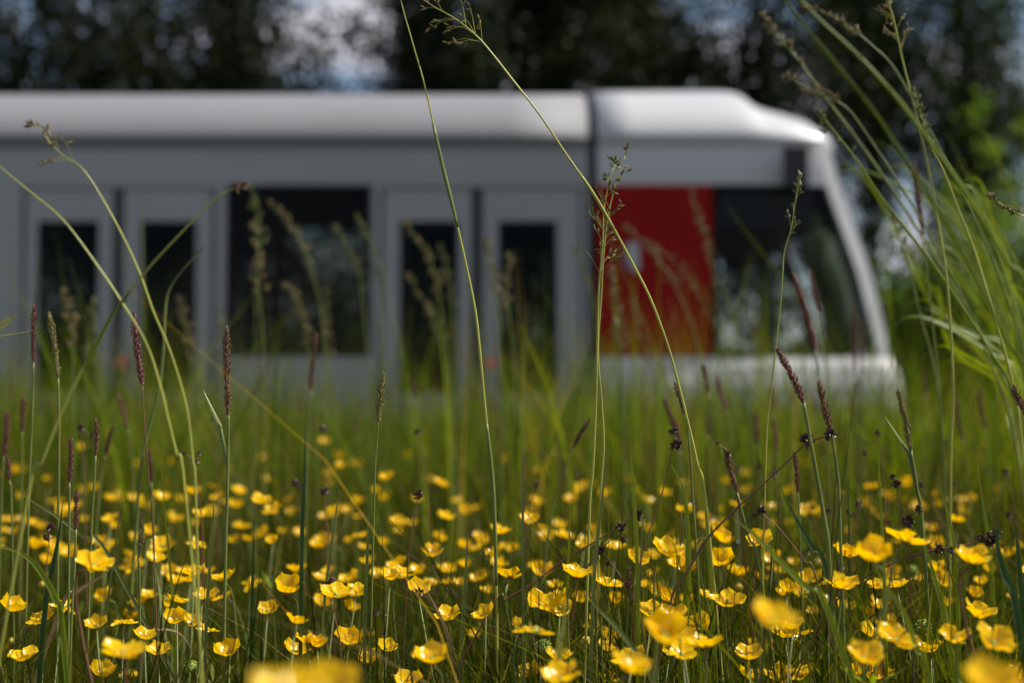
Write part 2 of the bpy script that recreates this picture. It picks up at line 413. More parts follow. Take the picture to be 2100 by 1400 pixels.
for yy in (Y0 + .45, 2 * YC - Y0 - .45):
    hl = MB(); xq = X(1862, YC)
    n = 16; hl.add([(X(1856) + .22, yy + .09 * math.cos(2*math.pi*i/n), Z(880) + .07 * math.sin(2*math.pi*i/n)) for i in range(n)] + [(X(1856) + .30, yy + .06 * math.cos(2*math.pi*i/n), Z(880) + .045 * math.sin(2*math.pi*i/n)) for i in range(n)],
                   [(i, (i+1)%n, n+(i+1)%n, n+i) for i in range(n)] + [tuple(range(n, 2*n))])
    tbuild(hl, 'headlight', M_lens, smooth=True)
rs = random.Random(8)
for xpx in (-2500, -1750, -1400, -600, -200, 520, 640, 1090):
    for yy in (YC + .35, YC - .75):
        if xpx == 1090 and yy < YC: continue
        if yy < YC and xpx in (520,): continue
        st = MB(); x0 = X(xpx); z0 = SK + .12
        st.box(x0, x0 + .42, yy, yy + .44, z0 + .40, z0 + .47); st.box(x0, x0 + .07, yy, yy + .44, z0 + .47, z0 + 1.02)
        st.box(x0 + .14, x0 + .26, yy + .12, yy + .30, z0, z0 + .40)
        o = tbuild(st, 'seat', M_seatb if xpx in (1090, 640) else M_seat); bv = o.modifiers.new('rounded edges', 'BEVEL'); bv.width = .03; bv.segments = 2
for xpx in (-2300, -1900, -1160, -820, 25, 452, 770, 1200):
    pl = MB(); pl.tube([(X(xpx), YC - .5, SK + .12), (X(xpx), YC - .5, Z(300))], .017, 8); tbuild(pl, 'grab_pole', M_metal, smooth=True)
for xpx in (-2200, -1950, -600, -350, 520, 780, 1480, 1700):
    for yy in (10.58, 12.02):
        wh = MB(); n = 20; cx, cz = X(xpx), RAIL + .30
        a0 = [(cx + .30 * math.cos(2*math.pi*i/n), yy - .05, cz + .30 * math.sin(2*math.pi*i/n)) for i in range(n)]
        wh.add(a0 + [(p[0], yy + .05, p[2]) for p in a0], [tuple(range(n))[::-1], tuple(range(n, 2*n))] + [(i, (i+1)%n, n+(i+1)%n, n+i) for i in range(n)])
        tbuild(wh, 'wheel', M_rubber)

# ------------------------------------------------------------------ big numpy meshes (foliage and grass)
def fast_mesh(name, V, F, tint, m, parent=None, smooth=False):
    """V (n,3), F (f,4) quads, tint (n,3)"""
    me = bpy.data.meshes.new(name)
    me.vertices.add(len(V)); me.vertices.foreach_set('co', V.astype(np.float32).ravel())
    me.loops.add(F.size); me.loops.foreach_set('vertex_index', F.astype(np.int32).ravel())
    me.polygons.add(len(F)); me.polygons.foreach_set('loop_start', np.arange(0, F.size, 4, dtype=np.int32))
    me.polygons.foreach_set('loop_total', np.full(len(F), 4, dtype=np.int32))
    me.update(calc_edges=True)
    if smooth: me.polygons.foreach_set('use_smooth', np.ones(len(F), dtype=bool))
    a = me.color_attributes.new('tint', 'FLOAT_COLOR', 'POINT')
    a.data.foreach_set('color', np.concatenate([tint, np.ones((len(V), 1))], 1).astype(np.float32).ravel())
    me.materials.append(m)
    return link(bpy.data.objects.new(name, me), parent)
def leaf_mesh(name, cen, size, rng, base, m, parent, vspread=.35, droop=0):
    n = len(cen); d = rng.normal(size=(n, 3)); d[:, 2] -= droop; d /= np.linalg.norm(d, axis=1)[:, None]
    e = rng.normal(size=(n, 3)); e -= (e * d).sum(1)[:, None] * d; e /= np.linalg.norm(e, axis=1)[:, None]
    s = (size * rng.uniform(.6, 1.3, n))[:, None]
    V = np.stack([cen, cen + d * s * .5 + e * s * .33, cen + d * s, cen + d * s * .5 - e * s * .33], 1).reshape(-1, 3)
    F = np.arange(4 * n).reshape(n, 4)
    t = np.array(base)[None] * rng.uniform(1 - vspread, 1 + vspread, (n, 1)) * rng.uniform(.9, 1.1, (n, 3))
    return fast_mesh(name, V, F, np.repeat(t, 4, 0), m, parent)
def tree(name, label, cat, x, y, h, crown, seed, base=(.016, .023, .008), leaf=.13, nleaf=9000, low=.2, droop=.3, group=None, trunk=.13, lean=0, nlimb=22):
    """crown = (rx, ry, rz, cz): half extents and height of the crown's middle"""
    rng = np.random.default_rng(seed); z0 = gz(y)
    root = empty(name, (x, y, z0)); tag(root, label, cat, group)
    rx, ry, rz, cz = crown
    tb_ = MB(); top = Vector((lean, 0, min(h, cz + rz * .7)))
    tp = [Vector((0, 0, -.1))] + [Vector((lean * t ** 1.5 + rng.normal() * .06, rng.normal() * .06, top.z * t)) for t in (.15, .3, .45, .6, .8, 1)]
    tb_.tube(catmull(tp, 3), [trunk * (1.15 - .95 * i / 18) for i in range(19)], 9)
    ends = []; lb = MB()
    for k in range(nlimb):
        t = rng.uniform(low, .98); o = catmull(tp, 3)[int(t * 17)]
        az = rng.uniform(0, 2 * math.pi); q = rng.uniform(.55, 1)
        zz = cz + rz * rng.uniform(-.95, .95); ww = math.sqrt(max(.05, 1 - ((zz - cz) / rz) ** 2))
        e = Vector((lean * .5 + rx * q * ww * math.cos(az), ry * q * ww * math.sin(az), zz))
        mid = (o + e) / 2 + Vector((0, 0, .12 * (e - o).length))
        pts = catmull([o, mid, e], 4); lb.tube(pts, [trunk * .34 * (1 - .85 * i / 8) for i in range(9)], 5)
        for j in range(6):
            b = pts[3 + j % 6] if j < 5 else pts[8]
            tip = b + Vector(rng.normal(size=3)) * (.16 * (rx + rz)); tip.z -= droop * .3
            lb.tube([b, (b + tip) / 2 + Vector((0, 0, .05)), tip], [trunk * .1, trunk * .07, trunk * .03], 4)
            ends.append(tip); ends.append((b + tip) / 2)
    tk = tb_.build('trunk', M_bark, root); lb.build('limb', M_bark, tk)
    E = np.array([tuple(e) for e in ends]); pick = rng.integers(0, len(E), nleaf)
    wgt = rng.uniform(.5, 1.4, len(E))
    off = rng.normal(size=(nleaf, 3)) * np.array([.075, .075, .08 + .05 * droop]) * (rx + rz) * .5 * wgt[pick][:, None]
    off[:, 2] -= np.abs(rng.normal(size=nleaf)) * droop * .35
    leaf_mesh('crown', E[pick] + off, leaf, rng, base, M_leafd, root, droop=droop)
    return root
# crown middles are given by the place each tree takes behind the tram (distance y)
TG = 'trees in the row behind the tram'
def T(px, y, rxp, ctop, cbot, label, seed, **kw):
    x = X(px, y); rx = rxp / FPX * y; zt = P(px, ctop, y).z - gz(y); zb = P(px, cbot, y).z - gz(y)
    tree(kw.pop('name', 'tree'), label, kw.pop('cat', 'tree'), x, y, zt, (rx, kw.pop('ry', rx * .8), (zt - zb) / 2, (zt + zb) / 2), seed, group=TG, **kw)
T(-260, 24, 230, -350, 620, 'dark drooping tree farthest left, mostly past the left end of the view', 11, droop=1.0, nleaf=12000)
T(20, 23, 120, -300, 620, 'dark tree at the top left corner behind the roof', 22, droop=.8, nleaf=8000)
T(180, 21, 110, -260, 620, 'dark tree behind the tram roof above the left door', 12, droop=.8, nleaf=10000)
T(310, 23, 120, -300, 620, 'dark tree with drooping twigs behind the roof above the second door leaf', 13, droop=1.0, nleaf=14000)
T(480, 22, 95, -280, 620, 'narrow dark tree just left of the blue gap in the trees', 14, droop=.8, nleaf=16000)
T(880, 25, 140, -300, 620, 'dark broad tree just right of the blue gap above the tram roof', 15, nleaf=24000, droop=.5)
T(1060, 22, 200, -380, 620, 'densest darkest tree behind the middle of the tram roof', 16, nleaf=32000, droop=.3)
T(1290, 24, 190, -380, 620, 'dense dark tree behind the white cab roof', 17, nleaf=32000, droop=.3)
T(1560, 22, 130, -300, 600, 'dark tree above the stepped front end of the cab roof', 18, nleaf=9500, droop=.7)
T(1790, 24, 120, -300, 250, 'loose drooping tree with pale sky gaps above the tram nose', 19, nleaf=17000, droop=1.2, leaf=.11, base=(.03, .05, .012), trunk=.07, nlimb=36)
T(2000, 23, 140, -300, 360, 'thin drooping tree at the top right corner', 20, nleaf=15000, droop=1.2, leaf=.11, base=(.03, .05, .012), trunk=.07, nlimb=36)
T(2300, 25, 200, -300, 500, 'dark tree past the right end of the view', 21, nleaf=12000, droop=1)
BG = 'bushes behind the tram'
def B(px, y, rxp, top, label, seed, base=(.03, .05, .014), nleaf=6000, leaf=.09, **kw):
    x = X(px, y); rx = rxp / FPX * y; h = P(px, top, y).z - gz(y)
    tree('bush', label, 'bush', x, y, h, (rx, rx * .8, h * .5, h * .5), seed, base=base, leaf=leaf, nleaf=nleaf, low=.05, droop=0, group=BG, trunk=.05, nlimb=34)
B(-150, 17, 160, 560, 'dark bush left of the tram doors, past the left end of the view', 31)
B(130, 18, 140, 600, 'dark bush seen through the left door windows', 32)
B(420, 18, 150, 590, 'dark bush seen through the left part of the wide window', 33)
B(700, 17, 150, 540, 'low green bush seen through the right part of the wide window', 34, base=(.05, .085, .02))
B(960, 18, 140, 560, 'dark bush seen through the windows of the right-hand tram door', 35)
B(1300, 18, 150, 560, 'dark bush hidden behind the red side panel', 36)
B(1580, 17, 80, 540, 'round dark bush seen through the driver cab window', 37, nleaf=2600)
B(1740, 19, 60, 620, 'small dark bush behind the cab front pillar', 38, nleaf=2400)
B(1850, 17, 95, 470, 'dark bush directly right of the tram nose', 39)
B(2075, 15.2, 120, 280, 'sunlit yellow-green tall bush at the right edge of the view', 40, base=(.15, .24, .02), nleaf=14000, leaf=.08)
B(1950, 15.5, 75, 470, 'dark green bush left of the sunlit yellow-green bush', 41, base=(.09, .17, .016), nleaf=8000, leaf=.08)
B(2330, 18, 150, 380, 'dark bush past the right end of the view', 42)
rng = np.random.default_rng(50)
n = 60000; wx = rng.uniform(-75, 75, n); ph = np.interp(wx, np.linspace(-75, 75, 40), rng.uniform(1.6, 4.2, 40))
wz = rng.uniform(0, 1, n) ** .8 * ph - .6; cen = np.stack([wx, rng.uniform(50, 56, n), wz], 1)
wd = leaf_mesh('distant_wood', cen, .55, rng, (.03, .048, .02), M_leafd, None)
tag(wd, 'low dark far-off wood closing the view between the trees', 'wood', kind='stuff')

# ------------------------------------------------------------------ grass
def blades(name, n, sampler, hmean, hsd, w, seed, label, lean=.35, cols=None, m=G_blade, segs=5, hcap=.6, tone=.47):
    rng = np.random.default_rng(seed); x, y = sampler(rng, n); n = len(x)
    g = np.array([gz(q) for q in y]); h = np.clip(rng.normal(hmean, hsd, n) * (1 + .13 * np.sin(x * 3.1 + 1.3 * np.sin(y * 2.3)) + .08 * np.sin(x * 9.7 + y * 6.1)), hmean * .35, hcap)
    az = rng.uniform(0, 2 * np.pi, n); ln = np.abs(rng.normal(0, lean, n)) * h
    curv = rng.uniform(1.3, 3.0, n); fa = rng.uniform(0, np.pi, n)     # facing
    ww = w * rng.uniform(.6, 1.4, n)
    ts = np.linspace(0, 1, segs + 1); prof_ = np.clip(1.08 - ts ** 2.2, .06, 1) * np.array([.7] + [1] * segs)
    V = np.zeros((n, segs + 1, 2, 3)); 
    for i, t in enumerate(ts):
        cx = x + np.cos(az) * ln * t ** curv; cy = y + np.sin(az) * ln * t ** curv; cz = g + h * (t - .12 * (ln / h) * t ** 3)
        tw = fa + t * .8
        dx = np.cos(tw) * ww * .5 * prof_[i]; dy = np.sin(tw) * ww * .5 * prof_[i]
        V[:, i, 0] = np.stack([cx - dx, cy - dy, cz], 1); V[:, i, 1] = np.stack([cx + dx, cy + dy, cz], 1)
    k = (segs + 1) * 2; base = (np.arange(n) * k)[:, None, None]
    q = np.array([[2*i, 2*i+1, 2*i+3, 2*i+2] for i in range(segs)])[None]
    F = (base + q).reshape(-1, 4)
    cols = cols if cols is not None else [(.07, .13, .016), (.05, .11, .022), (.10, .15, .02), (.045, .09, .03), (.14, .16, .035)]
    ci = rng.integers(0, len(cols), n); t0 = np.array(cols)[ci] * rng.uniform(.6, 1.4, (n, 1)) * tone * (1 + .28 * np.sin(x * 5.3 + 2 * np.sin(y * 3.1)) + .18 * np.sin(x * 14.1 + y * 7))[:, None]
    T_ = np.repeat(t0, k, 0)
    o = fast_mesh(name, V.reshape(-1, 3), F, T_, m, None, smooth=True); tag(o, label, 'grass', kind='stuff'); return o
def wedge(y0, y1, margin, power=1.0):
    def f(rng, n):
        y = y0 + (y1 - y0) * rng.uniform(0, 1, n * 2) ** power; half = .37 * y + margin
        x = rng.uniform(-1, 1, n * 2) * (.37 * y1 + margin); keep = np.abs(x) < half
        return x[keep][:n], y[keep][:n]
    return f
GC = [(.06, .095, .006), (.036, .062, .008), (.10, .14, .010), (.024, .042, .009), (.22, .24, .025), (.12, .105, .025)]
blades('meadow_grass', 4500, wedge(.42, .85, .7), .19, .04, .0022, 60, 'low fine grass nearest the camera', lean=.5, cols=GC)
blades('meadow_grass', 40000, wedge(.85, 1.9, .7), .245, .05, .0021, 61, 'fine green grass between the buttercups in the foreground', lean=.5, cols=GC)
blades('meadow_grass', 42000, wedge(1.8, 4.2, 1.1), .25, .055, .0032, 62, 'green meadow grass behind the buttercups, half blurred', lean=.4, cols=GC)
blades('meadow_grass', 46000, wedge(4.0, 9.2, 1.6), .36, .09, .006, 63, 'blurred green meadow grass in front of the tram', lean=.35, cols=[(.09, .17, .012), (.07, .14, .014), (.12, .19, .014), (.05, .09, .015), (.18, .21, .03)], tone=.66)
blades('meadow_grass', 16000, wedge(13.2, 22, 3), .40, .1, .02, 64, 'rough grass on the ground behind the tram', lean=.3, segs=3)
blades('dry_grass', 2600, wedge(.85, 4, .8), .25, .07, .0020, 65, 'scattered straw-brown dry blades among the green grass', lean=.7, m=G_blade,
       cols=[(.30, .17, .08), (.22, .11, .05), (.34, .24, .12)], tone=.8)
# taller thin flowering stalks that blur the tram's lower body
blades('tall_grass', 9000, wedge(2.0, 8.4, .9), .56, .10, .0042, 66, 'thin tall grass blades rising against the tram body', lean=.3, hcap=.86,
       cols=[(.12, .20, .015), (.15, .22, .02), (.19, .23, .03), (.10, .165, .015), (.24, .20, .08)], tone=.62)

# ------------------------------------------------------------------ naming by place, used for labels
def zone(px):
    for lim, s in ((240, 'under the left door'), (450, 'under the second door'), (770, 'under the wide window'), (980, 'under the third door'), (1215, 'under the fourth door'),
                   (1465, 'under the red panel'), (1660, 'under the cab window'), (1860, 'under the tram nose'), (9999, 'right of the tram')):
        if px < lim: return s
_o = 'second third fourth fifth sixth seventh eighth ninth tenth eleventh twelfth thirteenth fourteenth fifteenth sixteenth seventeenth eighteenth nineteenth twentieth'.split()
ORD = ['leftmost'] + [k + ' from left' for k in _o] + [t + k + ' from left' for t in ('twenty-', 'thirty-', 'forty-') for k in ['first'] + _o[:8]]
PENDING = {}
def later(o, look, noun, px, D):
    band = 'near' if D < .78 else 'sharp' if D < 1.28 else 'soft' if D < 2.1 else 'tiny'
    PENDING.setdefault((noun, band, zone(px)), []).append((px, o, look))
def finish_labels():
    n_look = {}
    for (noun, *_), lst in PENDING.items():
        for q in lst: n_look[noun, q[2]] = n_look.get((noun, q[2]), 0) + 1
    for (noun, band, zn), lst in PENDING.items():
        lst.sort(key=lambda q: q[0])
        for i, (px, o, look) in enumerate(lst):
            if noun != 'buttercup' and n_look[noun, look] == 1: o['label'] = look
            elif len(lst) == 1: o['label'] = f'{look}, the only {band} {noun} {zn}'
            else: o['label'] = f'{look}, {ORD[i]} of the {band} ones {zn}'

# ------------------------------------------------------------------ buttercups
def petal_mesh(seed, up, wid=1.0, ragged=False):
    """unit flower radius is about 11 mm; petal from the centre outward along +X"""
    rr = random.Random(seed); nu, nv = 8, 7; v = []; f = []
    tot = math.radians(up); a = math.radians(up * .25)
    x, z = .0012, 0.0; ln = .0125 * rr.uniform(.92, 1.08)
    for i in range(nu + 1):
        t = i / nu
        w0 = .0062 * wid * (math.sin(math.pi * min(1, .09 + .80 * t) ** 1.15) ** .62 if t < 1 else .42) 
        w = wid * .0056 * ((.24 + .76 * math.sin(math.pi / 2 * t / .62)) if t < .62 else math.sqrt(max(.03, 1 - ((t - .62) / .39) ** 2)))
        for j in range(nv):
            s = (j / (nv - 1)) * 2 - 1
            edge = .0006 * math.sin(5 * s + seed) * t
            back = -.0013 * abs(s) ** 2 * (1 if t > .6 else 0)
            v.append(Vector((x + back * math.cos(a) + edge * .3, w * s, z + .0024 * (s * s) * math.sin(math.pi * min(1, t + .1)) + edge + back * math.sin(a) + rr.uniform(-1, 1) * .00012)))
        an = math.radians(up * (.35 + .95 * t)) if up > 0 else math.radians(up)
        if t > .75: an -= math.radians(16) * (t - .75) * 4
        x += ln / nu * math.cos(an); z += ln / nu * math.sin(an); a = an
    for i in range(nu):
        for j in range(nv - 1): f.append((i*nv+j, i*nv+j+1, (i+1)*nv+j+1, (i+1)*nv+j))
    me = bpy.data.meshes.new('petal'); me.from_pydata([tuple(p) for p in v], [], f); me.materials.append(M_petal)
    me.polygons.foreach_set('use_smooth', [True] * len(f)); me.update()
    return me
PM = {'cup': [petal_mesh(s, 68) for s in range(4)], 'open': [petal_mesh(10 + s, 52) for s in range(4)], 'flat': [petal_mesh(20 + s, 36) for s in range(4)],
      'ragged': [petal_mesh(30 + s, a, .55) for s, a in enumerate((20, 8, -12, 35))]}
def centre_mesh(seed, big=False):
    mb = MB(); rr = random.Random(seed); R0 = .0026 if big else .0019
    vs = []; fs = []; nu, nv = 6, 10
    for i in range(nu + 1):
        a = math.pi / 2 * i / nu
        for j in range(nv):
            b = 2 * math.pi * j / nv; r = R0 * (1 + rr.uniform(-.14, .14)); vs.append((r * math.cos(a) * math.cos(b), r * math.cos(a) * math.sin(b), .0004 + r * 1.15 * math.sin(a)))
    for i in range(nu):
        for j in range(nv): fs.append((i*nv+j, i*nv+(j+1)%nv, (i+1)*nv+(j+1)%nv, (i+1)*nv+j))
    mb.add(vs, fs)
    for k in range(14 if big else 8):
        b = rr.uniform(0, 6.28); a = rr.uniform(.2, 1.3); d = Vector((math.cos(a)*math.cos(b), math.cos(a)*math.sin(b), math.sin(a))); mb.grain(d * R0 * .9, d, .0011, .0007)
    me = bpy.data.meshes.new('carpels'); me.from_pydata([tuple(p) for p in mb.v], [], mb.f); me.materials.append(M_carpel); return me
def stamen_mesh(seed):
    mb = MB(); rr = random.Random(seed)
    for k in range(26):
        b = rr.uniform(0, 6.28); d = Vector((math.cos(b) * rr.uniform(.5, 1.1), math.sin(b) * rr.uniform(.5, 1.1), 1)).normalized()
        p = Vector((math.cos(b), math.sin(b), 0)) * .0016; e = p + d * rr.uniform(.0028, .0042)
        mb.tube([p, e], [.00012, .00012], 3); mb.grain(e - d * .0004, d, .0014, .0007)
    me = bpy.data.meshes.new('stamens'); me.from_pydata([tuple(p) for p in mb.v], [], mb.f); me.materials.append(M_stamen); return me
def sepal_mesh():
    mb = MB()
    for k in range(5):
        b = 2 * math.pi * (k + .5) / 5; d = Vector((math.cos(b), math.sin(b), 0)); sd = Vector((-math.sin(b), math.cos(b), 0))
        mb.ribbon([d * .0008 - Vector((0, 0, .0004)), d * .003 - Vector((0, 0, .0002)), d * .0052 + Vector((0, 0, .0012))], [.0016, .0034, .0006], sd, .2)
    me = bpy.data.meshes.new('sepals'); me.from_pydata([tuple(p) for p in mb.v], [], mb.f); me.materials.append(M_sepal); return me
CEN = [centre_mesh(1), centre_mesh(2), centre_mesh(3, True)]; STA = [stamen_mesh(1), stamen_mesh(2)]; SEP = sepal_mesh()
def bud_mesh(mat_, seed, rough_=.0):
    mb = MB(); rr = random.Random(seed); vs = []; fs = []; nu, nv = 9, 12
    for i in range(nu + 1):
        a = math.pi * i / nu - math.pi / 2
        for j in range(nv):
            b = 2 * math.pi * j / nv; r = .0042 * math.cos(a) * (1 + .07 * math.cos(5 * b) + rr.uniform(-rough_, rough_)); vs.append((r * math.cos(b), r * math.sin(b), .0044 + .0046 * math.sin(a)))
    for i in range(nu):
        for j in range(nv): fs.append((i*nv+j, i*nv+(j+1)%nv, (i+1)*nv+(j+1)%nv, (i+1)*nv+j))
    mb.add(vs, fs)
    if rough_:
        for k in range(60):
            b = rr.uniform(0, 6.28); a = rr.uniform(-.7, 1.5); d = Vector((math.cos(a)*math.cos(b), math.cos(a)*math.sin(b), math.sin(a))); mb.grain(Vector((0, 0, .0044)) + d * .0038, d, .0022, .0012)
    me = bpy.data.meshes.new('bud'); me.from_pydata([tuple(p) for p in mb.v], [], mb.f); me.materials.append(mat_); me.polygons.foreach_set('use_smooth', [True] * len(mb.f)); return me
BUDM = bud_mesh(M_bud, 4); SEEDM = bud_mesh(M_carpel, 5, .08)
def join_small(kind, seed):
    mb = MB(); rr = random.Random(seed)
    for k in range(5):
        pm = PM[kind][k % 4]; Mx = Matrix.Rotation(2 * math.pi * k / 5 + rr.uniform(-.1, .1), 4, 'Z')
        mb.add([Mx @ v.co for v in pm.vertices], [tuple(p.vertices) for p in pm.polygons], 0)
    mb.add([v.co for v in CEN[0].vertices], [tuple(p.vertices) for p in CEN[0].polygons], 1)
    return mb
SMALL = {k: join_small(k, 3) for k in ('cup', 'open', 'flat', 'ragged')}
FSC = {'cup': 1.12, 'open': 1.06, 'flat': 1.02, 'ragged': 1.05, 'bud': 1.1, 'green': 1.2}
LOOK = {'cup': ['deep cupped buttercup', 'half-closed cupped buttercup', 'upright cup-shaped buttercup'], 'open': ['open raised-petal buttercup', 'glossy saucer-shaped buttercup', 'open glossy buttercup'],
        'flat': ['wide flat buttercup', 'flat spread buttercup'], 'ragged': ['ragged narrow-petalled buttercup'], 'bud': ['round yellow bud'], 'green': ['green buttercup seed head']}
fr_ = random.Random(77)
def part(name, me, root, M):
    o = bpy.data.objects.new(name, me); C.objects.link(o); o.parent = root; o.matrix_basis = M; return o
def buttercup(px, py, w, kind=None, D=None, tilt=None):
    near_blur = {}
    if D is None: D = FPX * .0215 / w if w > 40 else FPX * .0205 / (w + 0.0)
    if kind in ('bud', 'green'): D = FPX * .0095 / w
    D = max(.36, min(5.5, D))
    Dc = 490 / max(60, py - 830)
    fs = 1.0
    if D > 1.35 and D > Dc: fs = max(.62, max(1.3, Dc) / D); D = max(1.3, Dc)
    if kind is None: kind = fr_.choices(['cup', 'open', 'flat'], [.25, .5, .25])[0]
    h = P(px, py, D)
    if h.z < .05: h.z = .05
    bx = h.x + fr_.uniform(-.05, .05); by = h.y + fr_.uniform(-.02, .05); root = empty('buttercup', (bx, by, gz(by)))
    tag(root, None, 'flower' if kind not in ('bud', 'green') else 'flower bud', 'yellow buttercups in the meadow')
    later(root, fr_.choice(LOOK[kind]), 'buttercup', px, D)
    hl = h - Vector(root.location)
    if tilt is None: tilt = (fr_.gauss(0, 12) + 14, fr_.gauss(0, 13))
    # petals reach up ~6 mm, so the receptacle sits a little below the seen middle
    dz = {'cup': .0045, 'open': .004, 'flat': .002, 'ragged': .001, 'bud': .0044, 'green': .0044}[kind]
    HM = Matrix.Translation(hl - Vector((0, 0, dz * 1.2))) @ Euler((R(tilt[0]), R(tilt[1]), 0)).to_matrix().to_4x4() @ Matrix.Rotation(fr_.uniform(0, 6.28), 4, 'Z') @ Matrix.Scale(FSC[kind] * fs, 4)
    up = (HM.to_3x3() @ Vector((0, 0, 1))).normalized(); hp = HM.translation
    pts = catmull([Vector((0, 0, -.01)), Vector((hl.x * .15, hl.y * .1, hp.z * .45)), hp - up * .03 , hp], 5)
    small = w < 26 and kind not in ('bud', 'green')
    sr = .0008
    mb = MB(); mb.tube(pts, [sr * 1.5 - .0006 * i / len(pts) for i in range(len(pts))], 5)
    sm = G_stem if fr_.random() < .8 else G_stem_b
    if small:
        so = mb.build('stem', sm, root); hd = MB(); s_ = SMALL[kind]; hd.add([HM @ v for v in s_.v], s_.f); hd.m = list(s_.m)
        hd.build('flower_head', [M_petal, M_carpel], root); return root
    if fr_.random() < .45:      # a lobed leaf on the stem
        q = pts[len(pts) // 2]; lf = MB()
        for k in range(3):
            d = Vector((math.cos(k * 1.1 + px), math.sin(k * 1.1 + px), .8)).normalized(); sd = d.cross(Vector((0, 0, 1))).normalized()
            lf.ribbon([q, q + d * .012, q + d * .028 - Vector((0, 0, .003))], [.001, .004, .0004], sd, .2)
        lf.build('leaf', G_bright, root)
    mb.build('stem', sm, root)
    if kind == 'bud': part('bud', BUDM, root, HM); return root
    if kind == 'green': part('seed_head', SEEDM, root, HM); return root
    nP = 5
    for k in range(nP):
        if kind == 'ragged' and fr_.random() < .12: continue
        Mp = HM @ Matrix.Rotation(2 * math.pi * k / nP + fr_.uniform(-.09, .09), 4, 'Z') @ Matrix.Rotation(fr_.uniform(-.2, .2), 4, 'Y') @ Matrix.Rotation(fr_.uniform(-.28, .28), 4, 'X') @ Matrix.Scale(fr_.uniform(.93, 1.05), 4)
        part('petal', fr_.choice(PM[kind]), root, Mp)
    part('stamens', fr_.choice(STA), root, HM); part('carpels', CEN[2] if kind == 'ragged' else fr_.choice(CEN[:2]), root, HM); part('sepals', SEP, root, HM)
    return root
